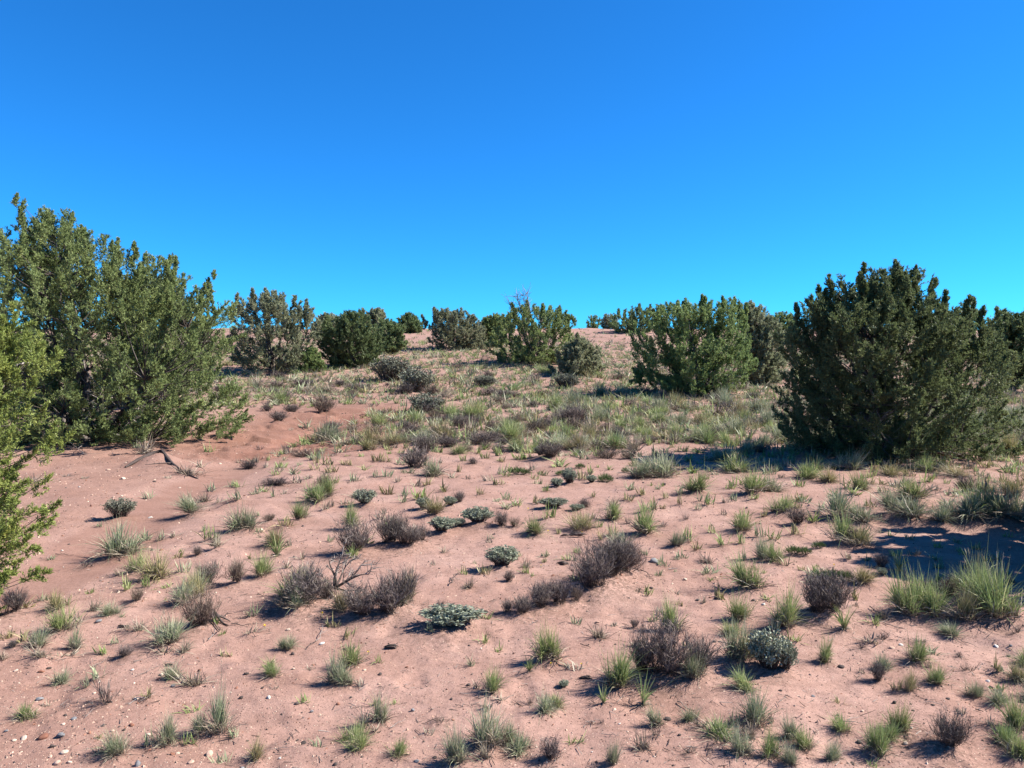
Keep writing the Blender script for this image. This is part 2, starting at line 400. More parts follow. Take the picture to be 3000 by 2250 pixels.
def ground_material():
    m, nt, N, L = mat_new("red_sand_soil")
    geo = N.new("ShaderNodeNewGeometry")
    def noise(scale, det=5, rough=.55, vec=None):
        n = N.new("ShaderNodeTexNoise"); n.inputs["Scale"].default_value = scale; n.inputs["Detail"].default_value = det; n.inputs["Roughness"].default_value = rough
        L.new(vec or geo.outputs["Position"], n.inputs["Vector"]); return n.outputs["Fac"]
    def attr(a):
        n = N.new("ShaderNodeAttribute"); n.attribute_name = a; return n.outputs["Fac"]
    def mix(f, a, b, mode='MIX'):
        n = N.new("ShaderNodeMixRGB"); n.blend_type = mode
        for s, q in zip(n.inputs, (f, a, b)):
            if isinstance(q, tuple): s.default_value = (*q, 1)
            elif isinstance(q, (int, float)): s.default_value = q
            else: L.new(q, s)
        return n.outputs[0]
    def mul(a, b, add=0.0):
        n = N.new("ShaderNodeMath"); n.operation = 'MULTIPLY_ADD'; n.use_clamp = True
        for s, q in zip(n.inputs, (a, b, add)):
            if isinstance(q, (int, float)): s.default_value = q
            else: L.new(q, s)
        return n.outputs[0]
    big = ramp(N, [(.32, (.300, .176, .138)), (.52, (.358, .220, .177)), (.70, (.398, .256, .210))]); L.new(noise(1.1, 6, .6), big.inputs[0])
    col = big.outputs[0]
    mpc = N.new("ShaderNodeMapping"); mpc.inputs["Scale"].default_value = (1.0, 2.2, 1); mpc.inputs["Rotation"].default_value = (0, 0, radians(-35)); L.new(geo.outputs["Position"], mpc.inputs["Vector"])
    crust = ramp(N, [(.49, (0, 0, 0)), (.60, (1, 1, 1))]); L.new(noise(2.6, 8, .70, mpc.outputs[0]), crust.inputs[0])
    col = mix(mul(crust.outputs[0], .27), col, (.215, .122, .094))
    fine = ramp(N, [(.30, (0.587, 0.587, 0.587)), (.5, (1, 1, 1)), (.74, (0.945, 0.929, 0.913))]); L.new(noise(150, 3, .7), fine.inputs[0])
    mid = ramp(N, [(.34, (0.701, 0.693, 0.685)), (.6, (0.848, 0.848, 0.848))]); L.new(noise(26, 5, .7), mid.inputs[0])
    redc = ramp(N, [(.3, (0.175, 0.072, 0.047)), (.7, (0.244, 0.114, 0.079))]); L.new(noise(3.2, 6, .65), redc.inputs[0])
    col = mix(mul(attr("red"), .7), col, redc.outputs[0])
    washc = ramp(N, [(.35, (.245, .135, .102)), (.65, (.290, .168, .130))])
    mp = N.new("ShaderNodeMapping"); mp.inputs["Scale"].default_value = (1.0, 2.6, 1); mp.inputs["Rotation"].default_value = (0, 0, radians(-50))
    L.new(geo.outputs["Position"], mp.inputs["Vector"]); L.new(noise(1.6, 4, .5, mp.outputs[0]), washc.inputs[0])
    col = mix(mul(attr("wash"), .9), col, washc.outputs[0])
    col = mix(mul(attr("grav"), .45), col, (0.224, 0.121, 0.088))
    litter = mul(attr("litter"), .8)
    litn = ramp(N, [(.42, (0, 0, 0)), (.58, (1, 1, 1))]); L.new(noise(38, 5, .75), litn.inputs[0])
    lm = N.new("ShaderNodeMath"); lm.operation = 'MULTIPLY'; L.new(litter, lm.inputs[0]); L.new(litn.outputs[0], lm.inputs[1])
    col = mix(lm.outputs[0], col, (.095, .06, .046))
    col = mix(1.0, col, mid.outputs[0], 'MULTIPLY')
    col = mix(1.0, col, fine.outputs[0], 'MULTIPLY')
    # grit: pale and dark specks
    vo = N.new("ShaderNodeTexVoronoi"); vo.inputs["Scale"].default_value = 70; L.new(geo.outputs["Position"], vo.inputs["Vector"])
    sp = ramp(N, [(.0, (1, 1, 1)), (.20, (1, 1, 1)), (.27, (0, 0, 0))]); L.new(vo.outputs["Distance"], sp.inputs[0])
    spc = ramp(N, [(.0, (.045, .027, .022)), (.35, (.12, .065, .05)), (.6, (.31, .21, .16)), (1, (.42, .32, .25))]); 
    sepc = N.new("ShaderNodeSeparateColor"); L.new(vo.outputs["Color"], sepc.inputs[0]); L.new(sepc.outputs[0], spc.inputs[0])
    pick = N.new("ShaderNodeMath"); pick.operation = 'GREATER_THAN'; pick.inputs[1].default_value = .45; L.new(sepc.outputs[1], pick.inputs[0])
    gm = N.new("ShaderNodeMath"); gm.operation = 'MULTIPLY'; L.new(sp.outputs[0], gm.inputs[0]); L.new(pick.outputs[0], gm.inputs[1])
    inv = N.new("ShaderNodeMath"); inv.operation = 'MULTIPLY_ADD'; inv.inputs[1].default_value = -.85; inv.inputs[2].default_value = .85; L.new(attr("wash"), inv.inputs[0])
    gm2 = N.new("ShaderNodeMath"); gm2.operation = 'MULTIPLY'; L.new(gm.outputs[0], gm2.inputs[0]); L.new(inv.outputs[0], gm2.inputs[1])
    col = mix(gm2.outputs[0], col, spc.outputs[0])
    p = N.new("ShaderNodeBsdfPrincipled"); p.inputs["Roughness"].default_value = .95; p.inputs["Specular IOR Level"].default_value = .1
    L.new(col, p.inputs["Base Color"])
    b1 = N.new("ShaderNodeBump"); b1.inputs["Strength"].default_value = .38; b1.inputs["Distance"].default_value = .02; L.new(noise(30, 6, .68), b1.inputs["Height"])
    b2 = N.new("ShaderNodeBump"); b2.inputs["Strength"].default_value = .35; b2.inputs["Distance"].default_value = .004; L.new(noise(190, 3, .6), b2.inputs["Height"]); L.new(b1.outputs[0], b2.inputs["Normal"])
    b3 = N.new("ShaderNodeBump"); b3.inputs["Strength"].default_value = .6; b3.inputs["Distance"].default_value = .006; L.new(gm2.outputs[0], b3.inputs["Height"]); L.new(b2.outputs[0], b3.inputs["Normal"])
    L.new(b3.outputs[0], p.inputs["Normal"])
    out = N.new("ShaderNodeOutputMaterial"); L.new(p.outputs[0], out.inputs[0])
    return m
M['ground'] = ground_material()

# ------------------------------------------------------------------ plants read off the photograph: x y height width kind, in the pixels of an enlarged view
VIEWS = {'A': (0, 1200, 2.9493), 'B': (750, 1200, 2.9493), 'C': (1500, 1200, 2.9493), 'D': (2250, 1200, 2.9493),
         'E': (0, 1688, 2.9493), 'F': (750, 1688, 2.9493), 'G': (1500, 1688, 2.9493), 'H': (2250, 1688, 2.9493),
         'M': (1000, 800, 2.212), 'N': (600, 820, 3.16), 'P': (1600, 820, 3.16)}
PLANTS = {
'A': """280 640 75 290 y|pale grass mat|wide pale dry grass mat on the gravel under the big spreading juniper
565 572 35 90 d
1000 972 140 215 S|blue-grey shrub in the wash|bushy blue-grey shrub standing alone beside the smooth sandy wash
865 1018 42 62 b
1690 925 140 205 b|wash-edge grass tuft|full green grass tuft at the bend of the sandy wash
2030 800 95 130 b
2090 1055 165 220 b|dark sagey clump|dark grey-green grassy clump beside the wash
1840 1130 110 110 g
1890 1195 110 120 y
1040 1290 195 280 b|long-bladed wash tuft|large long-bladed grass tuft leaning over the lower wash
1250 1150 100 110 b
1410 1132 80 62 b
1500 1105 50 80 y
1370 1142 40 42 y
1160 1420 140 130 g
1040 1442 70 60 y
1320 1478 180 210 o|straw-topped clump|straw-topped dry clump with grey twigs at its foot
1100 1565 110 112 g
1250 1540 90 85 g
1570 1415 110 112 b
1690 1262 70 80 d
1740 1545 160 190 d
1690 1570 150 130 b
2010 1540 170 185 d
450 1302 45 72 b
760 1378 40 125 w
320 1412 42 62 d
1640 560 80 230 y
2150 520 75 170 d
2050 432 50 45 y
410 1012 42 150 w
720 600 30 60 y
1440 600 30 60 y""",
'B': """190 108 75 160 d
310 162 50 92 y
640 165 62 145 d
830 205 75 105 d
1000 225 110 180 d
940 152 50 62 y
1270 285 115 190 b
1740 172 110 135 d
1590 165 75 92 g
1550 235 70 140 d
1700 265 90 150 g
1750 380 120 155 g
1660 330 80 220 d
1910 375 110 92 g
2010 275 80 180 d
1990 418 72 82 g
2165 220 185 160 g|bright seed-headed grass|bright green grass clump topped with brown seed stalks in mid slope
1450 400 130 185 D|purplish twig shrub|purplish twiggy shrub behind its grey-green skirt
1370 510 150 240 d
1510 565 135 165 b
1330 545 62 115 b
1240 372 80 75 g
905 408 60 65 g
1060 435 95 92 o
1130 442 75 82 o
750 472 55 62 o
815 478 62 62 o
780 402 40 62 o
390 395 82 215 d|low dark shrub of the red bank|low dark shrub hugging the bare red bank
650 400 60 90 y
770 315 70 190 y
1595 462 50 52 y
840 618 85 92 b
1025 582 62 62 b
1120 582 78 92 b
1225 614 52 55 y
1800 442 75 62 g
1880 475 52 92 d
1745 535 82 62 o
1700 582 62 92 y
1150 712 105 112 o
1420 772 100 140 g
1630 702 72 112 o
1930 735 72 72 o
2110 655 82 92 o
2010 622 62 75 y
1840 602 50 42 y
180 655 62 255 d|flat grey mat|long flat grey shrub mat lying on the sandy slope
370 632 70 95 y
450 600 40 80 y
560 705 130 175 d
640 765 170 125 g
500 815 135 155 g|leaning green tuft|bright green tuft leaning from a grey dry shrub
590 862 90 62 y
650 835 65 62 y
155 755 60 62 b
240 722 42 62 y
380 945 135 122 g
240 1015 90 145 o
930 845 120 190 s|lone silver mat|low silver-leaved mat standing alone on pale sand
1440 882 95 115 s
1540 915 130 160 o|three-part clump|olive tuft wedged between two silver mats
1670 845 75 110 s
1760 812 82 92 d
830 1035 175 140 g|tall tuft behind the sprawling shrub|tall green tuft rising behind the sprawling grey shrub
1060 962 92 72 y
1100 912 70 62 y
850 1275 215 300 D
1110 1215 225 340 D|sprawling grey shrub|wide sprawling grey dead-twig shrub across the middle of the sand
1400 1185 125 200 d
1290 1225 150 210 D
830 1305 120 92 g
1600 1085 120 190 s|first mat of the silver row|spiky silver mat at the near end of a silver row
1740 1035 70 122 s
1920 1025 130 225 s|big mat of the silver row|biggest silver-leaved mat in the row, flowers at its foot
2120 1045 110 150 d
130 1195 122 150 o
180 1275 205 110 v|spiky narrow-leaved rosette|spiky rosette of stiff narrow leaves on bare sand
280 1192 82 80 y
70 1445 155 162 g
265 1375 80 70 y
395 1435 90 92 b
2125 1405 170 255 s|isolated silver cushion|dense silver cushion plant alone on open pink sand
2190 1505 82 80 d
20 920 50 60 b
110 980 50 110 d""",
'C': """540 125 140 240 D|rounded purple shrub|rounded purple-grey shrub above the grassy flat
690 85 55 72 g
320 155 70 180 d
200 205 105 200 d
930 165 125 185 g
800 195 90 125 d
890 335 190 190 g|tallest grass of the flat|tallest pale green clump of the grassy flat
660 310 120 180 b
440 315 125 225 b|blue-tinted rounded grass|blue-tinted rounded grass clump on the grassy flat
1150 235 120 150 g
1400 235 150 190 g
1680 225 130 205 g
1290 115 120 180 g
80 288 62 62 o
70 435 80 102 g
330 450 125 220 D|silver-edged purple clump|purple twiggy clump edged with silver leaves and green grass
250 430 90 90 s
420 495 90 150 g
820 425 82 240 d
1010 425 82 180 d
60 568 60 170 k
420 568 38 85 k
590 515 42 72 k
500 650 130 110 s|bluish silver clump|bluish silver clump with green tufts around it
600 605 110 120 o
680 555 72 80 g
390 685 72 100 s
300 705 72 72 g
690 645 62 80 s
810 635 70 120 k
700 765 62 62 o
990 785 82 102 o
1130 745 80 112 o
1100 585 140 180 b
1290 577 175 230 b|wide grey-green clump by the shade|wide grey-green clump just outside the conifer shade
980 548 42 60 k
1090 305 52 62 d
1450 365 110 125 g
1600 375 90 130 g
1530 445 92 95 g
1930 537 130 225 g|arching tuft at the shade edge|arching green tuft at the edge of the conifer shade
1570 535 62 185 g
1800 435 120 165 b
1590 725 150 175 g
1450 735 82 72 b
1710 835 100 110 g
1640 805 90 95 b
1440 825 92 55 o
1600 875 60 52 b
2110 735 160 190 g
1880 675 90 125 g
1960 645 82 82 g
2070 785 60 82 g
200 825 82 100 o
360 875 80 215 s|silver mat under the olive tuft|flat silver mat with an olive tuft at its edge
300 955 125 112 g
190 1075 120 140 g
30 1035 70 100 d
560 885 52 120 s
640 855 62 120 d
600 1045 130 190 o|olive tuft with dark bark|broad olive tuft just behind a piece of dark bark
890 955 130 122 g
1140 905 110 112 g
1010 995 70 60 d
1160 1085 170 180 g|fan-shaped green tuft|fan-shaped green tuft with thin seed stalks above it
1230 875 90 92 o
1320 775 72 62 o
1310 865 52 55 o
760 1135 100 55 o
860 1105 120 100 o
1310 1015 52 75 d
1510 965 62 62 d
1500 1145 110 120 g
1410 1195 110 130 b
1600 1225 80 82 o
1830 1195 100 125 g
1970 1065 140 160 g|round tuft pair|round green tuft stacked above a brighter one
1980 1165 110 90 g
2150 1115 120 85 b
2170 1295 160 130 b
1990 1295 100 82 b
2180 925 80 62 o
1840 905 50 55 y
830 1560 300 420 D|big charcoal shrub|biggest charcoal-grey twig shrub, domed, on open sand
740 1640 300 330 D
960 1480 230 300 D
940 1215 110 165 b
1070 1360 150 120 d
2050 1565 205 215 g|leaning bright tuft|bright green tuft leaning uphill near the shaded hollow
120 500 0 0 x""",
'D': """350 595 130 190 g|yellow-green tuft at the shade|yellow-green tuft poking out of the conifer shade
520 625 100 150 o
270 665 72 100 g
680 515 130 200 b
800 690 125 130 g
700 680 100 120 g
730 745 80 112 g
40 695 120 155 b
1350 535 120 130 g
1340 625 90 130 g
1060 565 90 180 o
1210 810 150 260 g|dense hummock of grass|dense rounded hummock of grass beyond the shaded hollow
1090 935 175 210 b
1290 975 130 240 b
600 945 190 220 b|tall blue-green mound|tall blue-green grass mound on the flat
800 985 130 180 b
640 1155 180 160 g
780 1190 130 200 o
730 1180 90 140 d
110 905 120 180 g
400 985 110 115 g
270 1005 110 180 d
250 1095 100 130 o
40 1145 100 100 g
1650 585 80 240 o
1880 705 100 150 o
2150 645 90 140 o
2100 765 150 175 o
2060 445 72 120 g
1720 735 120 180 d
1560 855 90 140 b
1850 985 230 300 g|giant grass mound|giant grass mound half inside the cast shade
1720 1000 180 250 b
2030 1000 200 260 b
2150 1005 200 200 b
1500 1005 130 200 b
230 1275 62 140 k
330 1285 60 100 k
450 1215 52 100 k
60 1325 140 125 g
150 1355 72 100 o
700 1300 60 110 y
540 1485 80 220 k|long green cushion|long dark green cushion of fine leaves on the sand
690 1500 85 130 k
830 1515 120 150 o
1130 1405 150 130 v|bright rosette in the shade|bright sunlit spiky rosette at the lip of the shade
1000 1380 100 125 d
1000 1445 62 82 s
1250 720 70 80 o
950 640 70 150 o
470 880 80 110 b
880 860 70 90 o
1420 700 60 130 y
1000 720 60 80 o
1950 860 100 150 o
1780 860 110 150 b""",
'E': """60 345 175 190 d|shrub under the near juniper|pale purple shrub under the tips of the near juniper
370 228 60 72 b
500 295 120 130 o
590 262 90 80 o
530 490 170 175 g|bushy tuft by the wash mouth|bushy green tuft with pale stalks near the wash mouth
650 425 90 100 y
210 575 110 112 o
330 605 120 130 b
640 615 130 112 b
110 635 50 100 d
1560 260 165 175 b|tall blue-green clump above the brown ball|tall blue-green clump against a brown ball-shaped shrub
1690 200 180 150 o
1690 480 250 265 B|brown ball shrub|ball-shaped brown dead shrub with exposed roots
1460 605 165 240 b|sea-green clump|sea-green broad clump below the brown ball-shaped shrub
1600 675 100 112 y
1410 690 60 150 y
1160 225 95 115 d
1030 715 90 120 d|small curled grey tuft|small curled grey dry tuft casting a hooked shade
740 965 130 82 b
850 905 110 120 b
900 1130 170 200 w|fan of dry twigs|flattened fan of dry purple twigs on pebbly sand
1270 1085 90 90 o
1000 1550 165 165 b|tuft above the blue stone|ragged green tuft near the blue-grey stone
870 1545 62 105 y
1310 1485 120 100 b
1470 1455 195 110 b
1650 1455 92 92 g
1750 1370 130 130 b
1880 1370 255 180 b|biggest tuft near the bottom|tallest ragged tuft of a ragged green cluster on near sand
2020 1395 80 112 b
2170 355 100 82 b
2180 515 60 120 y
350 705 60 190 y
560 690 50 150 y
1200 480 80 140 y
1080 470 50 80 y""",
'F': """430 330 270 420 D|dark mound under the dead branch|dark twiggy mound beneath a bare dead branch
260 350 150 200 d
600 280 160 200 d
300 210 160 240 g
450 200 150 200 b
330 340 130 160 b
900 410 220 320 D|arching grey mound|arching grey twig mound with green blades mixed in
1130 400 260 280 d
1270 360 270 250 d
1060 215 110 100 b
1300 210 200 120 o
1250 330 130 150 b
760 330 130 150 o
1680 510 165 490 s|wide silver-blue mat|widest silver-blue mat of leaves, alone on near sand
1600 275 52 82 w
820 795 165 165 g|forked green tuft|forked green tuft behind a double tuft
680 945 200 150 b|double green tuft|double green tuft casting a dark low shade
790 945 130 112 b
1050 745 75 72 g
790 645 50 100 y
920 955 62 82 y
1850 785 92 62 b
1080 1280 185 150 b|swept green tuft|green tuft swept to one side over dry stems
960 1300 90 150 y
2050 1015 165 132 g
1900 985 82 62 y
2110 1085 62 100 y
1980 1175 80 92 y
2000 1475 240 220 b|pale tuft cluster|broad tuft cluster with grey dry base close to the viewer
2170 1425 165 120 b
1720 1610 225 165 b|slender tuft|slender upright tuft close to the viewer, straw at its foot
1950 1585 120 112 y
1610 1300 45 150 w
2160 365 90 140 d
180 980 30 60 y
1030 1370 60 80 y
1480 1390 50 90 y""",
'G': """90 385 130 190 d
230 330 190 230 D|low grey twig bank|low bank of grey twigs joined to the charcoal shrub
430 290 190 210 d
560 260 120 120 d
1380 465 230 175 g|vase-shaped tuft|vase-shaped green tuft on clear sand
1960 375 160 160 g
310 760 235 180 g|single upright tuft|upright bright green tuft with a small rosette beside it
150 855 130 82 v
1350 960 390 420 D|dark red-stemmed shrub|large dark shrub of reddish bare stems on near sand
1180 940 280 260 D
1600 930 260 320 d
930 960 265 240 g|grass before the dark shrub|fresh green grass fringing the dark bare-stemmed shrub
1130 1095 240 170 v
1580 935 190 160 b
790 1110 130 92 v
1930 740 260 210 b|green clump with fallen stick|green clump crossed by a pale fallen stick
2060 760 150 160 o
1070 425 62 82 d
1250 1280 130 112 b
160 1095 72 62 d
780 1270 40 52 d
450 985 60 80 s
1910 1265 120 92 b
2080 1265 220 200 b
2040 1425 120 130 y
1980 1570 180 155 b
350 1650 160 200 d|small bare bush at the bottom|small bare twiggy bush at the bottom edge of the sand
860 1635 155 102 b
1090 630 40 130 y
560 820 50 160 y
1210 640 40 60 y
1650 230 60 60 y
880 420 40 70 y
250 560 30 60 y
1250 1390 70 100 w
1640 1310 60 160 w
1560 1560 50 140 w
1800 1500 60 130 w""",
'H': """120 455 260 220 g|clump beside the domed shrub|tall fresh clump touching the domed dark shrub
40 490 120 90 b
450 410 290 300 D
620 400 280 340 D|domed dark shrub|domed dark grey shrub with curved green blades
660 475 200 160 v
430 200 110 60 v
1200 340 260 220 g|first bright patch|bright lush grass patch at the rim of the tree shade
1420 360 230 200 g
1310 300 230 200 g
1690 400 200 190 o
1780 230 270 240 g|back bright patch|bright grass patch standing in front of deep tree shade
1990 385 330 340 g|largest bright clump|largest bright grass clump, long blades arching over shade
1860 330 280 220 g
1620 230 130 180 d
1650 150 100 220 g
60 890 320 300 s|tall silver bush|tall silver-leaved bush beside the fallen stick
170 880 250 150 s
490 735 175 115 g|short bright tuft|short bright tuft with a stubby dark shade
1290 745 155 140 g|rounded bright tuft|rounded bright tuft alone on pale sand
1450 935 132 122 g
980 915 140 125 d
1130 985 110 112 o
1230 995 130 112 o
1980 815 92 92 o
2030 835 52 62 b
2170 905 120 122 o
1750 835 62 150 w
1670 695 42 82 w
1130 1335 175 140 g
1040 1405 120 150 g
930 1515 200 160 g|lower tuft of three|lowest tuft of a leaning chain of three
2170 1335 220 180 g
1920 1295 80 82 y
210 1405 150 120 b
310 1475 132 120 g
540 1580 140 105 b
200 1645 140 140 b
20 1590 180 120 g
1600 1540 240 360 D|bare scraggly shrub|bare scraggly dark shrub near the bottom corner
890 1630 60 82 g
960 560 60 160 w
900 580 60 150 y
820 630 60 90 w
1310 560 30 130 w
2130 520 60 120 w
820 830 40 60 y
1390 790 70 60 y
30 1260 60 60 y""",
'M': """1110 1045 100 120 o
930 735 60 122 S
1330 655 82 125 g
1450 745 80 150 S|pale sagebrush by the small juniper|pale grey sagebrush at the foot of the small juniper""",
'N': """1700 950 195 290 S|upright grey sagebrush|upright grey sagebrush with dark stems before the dense junipers
1960 1040 195 270 S|mid-slope sagebrush|grey-green sagebrush over a purple twig skirt
2100 1070 90 180 d
1880 1060 90 200 d
2020 1235 150 310 S|widest mid-slope sagebrush|wide pale sagebrush low above the red bank
2100 1240 90 200 d
1080 1225 120 210 d|twig shrub on the bank rim|purple-grey twig shrub on the rim of the red bank
580 1215 60 115 d
640 1015 62 180 d
800 1225 72 150 d
1590 1145 90 120 g
1700 1245 120 125 o
1330 1145 92 160 g
930 1145 72 130 b
480 1120 80 110 b""",
'P': """1270 1205 120 215 g
960 1155 100 170 g
570 1135 90 112 o
700 1185 110 130 g
430 1195 100 122 g
650 1065 105 250 b
860 1055 110 160 g
1480 1185 60 132 g
1900 1065 92 170 b
1900 1205 90 165 g
2060 1185 90 102 g
290 1195 82 125 o
780 1185 72 120 d
1100 1105 62 92 d
1580 1145 62 102 d
650 895 52 92 d
740 905 72 112 g
1700 1260 80 150 g
1480 1320 110 160 g
1720 1200 70 150 d
1040 1250 120 200 g
1080 1320 100 220 b
840 1430 120 180 g""",
}
# stones: x y height width colour
STONES = {
'A': "1295 940 22 45 white\n530 1224 18 28 white\n1550 678 14 26 pale\n680 672 16 22 white\n460 915 14 28 pale\n1050 745 14 24 pale\n790 740 16 26 sandy\n1330 630 14 34 dark\n590 1168 12 28 dark\n1240 1210 16 50 reddish\n1390 1220 20 36 reddish\n930 520 14 40 sandy\n1060 590 14 50 pale\n1120 826 12 20 pale\n300 820 12 24 sandy\n440 855 10 34 pale\n1010 725 16 30 reddish\n1900 465 14 26 pale\n850 1108 10 16 dark\n680 1138 10 20 sandy\n545 1365 10 14 white",
'C': "1500 1478 26 40 pale\n1205 1552 28 42 dark\n1605 1650 22 36 dark\n1235 1325 62 90 grey\n1315 655 30 50 dark\n1840 1570 20 34 sandy\n1530 185 26 60 grey\n2030 850 14 34 dark\n1790 1300 16 24 dark\n1840 1550 12 20 dark",
'D': "1080 640 26 60 pale\n1640 660 12 20 white\n2200 350 20 60 grey\n1760 710 40 90 white\n1530 700 10 16 white\n590 1460 12 20 white",
'E': "350 1425 62 112 reddish\n510 1415 58 85 grey\n545 1560 52 70 pale\n440 1502 42 62 dark\n330 1080 42 70 grey\n190 1418 32 66 pale\n838 418 26 70 grey\n1180 1655 60 70 grey\n1140 830 26 30 white\n1390 880 32 40 pale\n2120 872 34 52 dark\n2078 1072 40 50 dark\n1805 1545 40 80 sandy\n1365 915 30 50 reddish\n1490 965 40 40 grey\n130 815 26 40 pale\n630 1255 30 55 grey\n470 1650 50 80 sandy\n1170 1092 32 52 pale\n810 1035 22 36 pale\n40 1340 26 54 grey\n540 1300 24 40 pale\n345 835 36 60 reddish\n410 775 30 50 dark\n1130 1312 36 60 reddish\n960 1360 26 44 sandy\n770 1385 30 40 reddish\n1275 1385 34 50 pale\n590 1630 34 54 pale\n560 1210 24 40 dark\n890 1320 18 36 dark\n1610 1120 16 34 dark\n1485 1555 24 44 reddish\n1340 1590 22 40 dark\n115 1430 24 40 pale\n430 1585 24 44 sandy\n1640 1640 36 60 sandy\n2090 1655 20 50 grey\n1720 830 30 36 reddish\n1330 1510 0 0 x\n1440 225 16 24 reddish\n1770 965 22 26 dark\n2040 985 20 36 reddish\n1060 1350 16 50 dark",
'F': "565 610 28 56 white\n1190 625 40 62 dark\n112 862 34 50 grey\n402 1450 24 52 dark\n1352 1170 38 44 grey\n205 1585 24 30 white\n478 1185 34 36 grey\n1072 865 34 46 dark\n1835 950 28 46 dark\n706 1108 36 36 reddish\n932 832 22 44 sandy\n350 1130 34 46 dark\n313 680 40 36 dark\n1840 602 18 30 dark\n1945 634 14 22 white\n1300 780 20 36 reddish\n1690 1068 30 30 dark\n105 1090 34 52 white\n922 1468 22 50 dark\n780 1412 18 34 pale\n685 1630 30 46 dark\n655 1605 18 30 dark\n915 1582 16 26 dark\n1545 1575 22 42 dark\n1450 1445 16 26 dark\n275 480 30 42 pale\n395 1195 16 26 dark\n1985 340 22 60 dark\n820 1050 14 26 dark\n50 985 22 34 dark\n1475 948 14 20 dark\n1700 1270 16 36 reddish\n1385 1625 22 50 grey\n965 1495 12 20 dark\n770 1575 16 24 dark\n600 1560 12 22 dark\n1310 1550 12 40 sandy\n320 825 20 34 pale\n1065 940 14 36 sandy",
'G': "1350 1215 40 66 dark\n930 1280 18 30 white\n1000 1355 16 26 pale\n1450 1395 24 40 dark\n800 545 18 26 dark\n1605 210 22 36 dark\n740 410 20 40 sandy\n1755 570 24 44 dark\n155 1460 24 24 dark\n130 1520 22 24 dark\n690 1525 14 20 white\n1400 1500 12 22 dark\n1860 1360 24 36 dark\n240 1640 12 26 sandy\n1230 1275 16 26 grey\n940 1535 14 22 sandy\n2175 250 30 36 white",
'H': "640 790 28 74 dark\n1100 1085 46 44 dark\n795 1428 30 66 dark\n1195 1448 32 48 pale\n1160 582 22 52 white\n2105 612 30 40 grey\n1565 1070 26 40 dark\n2198 1072 44 46 dark\n600 1235 22 36 dark\n608 1203 22 36 dark\n1930 965 40 40 dark\n2085 668 20 38 dark\n2140 1533 24 40 dark\n2062 1462 22 36 dark\n735 1595 26 40 dark\n1245 1300 26 46 white\n1905 915 26 40 white\n395 1022 22 40 grey\n1430 1115 20 36 dark\n1375 1075 18 26 dark\n1080 630 24 50 sandy\n1860 1420 18 26 dark\n1985 590 16 50 white\n1910 1450 16 30 dark\n2055 1530 18 22 dark\n690 1610 18 24 dark\n740 1640 16 24 dark\n1590 785 14 22 dark\n1310 1500 14 20 dark\n820 1155 24 36 pale\n1310 990 14 20 dark\n1265 1160 14 24 dark\n1045 180 12 20 white\n590 160 14 26 white\n110 1010 20 40 dark\n740 690 14 20 dark\n420 1280 16 24 dark\n290 1255 14 26 dark\n240 1240 14 22 dark",
}
# fallen sticks: x0 y0 x1 y1 thickness tone
STICKS = {
'A': "480 1255 640 1268 5 dark\n700 330 755 425 5 pale\n1720 520 1780 570 4 dark",
'B': "1690 1530 1775 1420 9 dark\n380 262 545 270 14 dark\n1580 1245 1670 1230 4 dark\n280 1280 350 1275 5 pale",
'C': "1040 1400 1210 1475 9 dark\n1350 1385 1430 1380 8 grey",
'E': "145 1222 305 1178 7 pale\n1190 895 1390 780 5 grey\n800 775 960 680 5 grey\n1800 570 1840 470 6 pale\n2000 430 2170 430 10 dark\n1060 290 1150 260 7 dark",
'F': "515 590 580 450 7 pale\n440 640 520 590 6 dark\n270 1420 330 1340 8 dark\n1720 1150 1790 1160 7 dark\n2060 1650 2010 1530 7 dark\n1160 1340 1290 1270 5 pale\n160 1505 320 1510 5 grey\n800 1110 910 1175 5 grey\n1430 1310 1660 1270 6 dark",
'G': "1780 590 2200 745 9 pale\n1310 1570 1240 1470 0 x\n330 1380 400 1400 7 dark\n770 1375 930 1410 6 grey\n1310 1500 1365 1540 6 dark\n1470 1600 1570 1610 6 dark\n1435 1230 1470 1280 6 dark\n590 605 680 640 7 dark\n560 1480 600 1560 6 grey\n1430 1070 1540 1140 8 grey\n480 500 530 560 0 x",
'H': "640 1268 860 1280 8 grey\n690 1255 790 1218 5 pale\n1790 1150 1860 1172 10 dark\n760 95 830 50 9 pale\n1640 520 1820 590 5 grey\n1000 400 1180 455 7 grey\n940 420 1050 370 6 grey\n1845 1300 1850 1340 0 x\n150 1050 210 1090 7 dark\n1510 1120 1300 1090 5 grey\n80 1045 190 1060 5 grey\n2020 1110 2060 1080 6 grey\n880 265 1000 340 8 dark",
}
FLOWERS = {'F': "570 375 26\n75 455 24\n970 668 18", 'G': "600 815 20\n335 800 16", 'C': "140 875 14\n310 1065 14\n605 1080 14\n250 1360 14", 'D': "570 1365 16"}
def parse(table):
    out = []
    for view, txt in table.items():
        ox, oy, s = VIEWS[view]
        for ln in txt.strip().splitlines():
            head, *rest = ln.split('|')
            out.append((ox, oy, s, head.split(), rest))
    return out

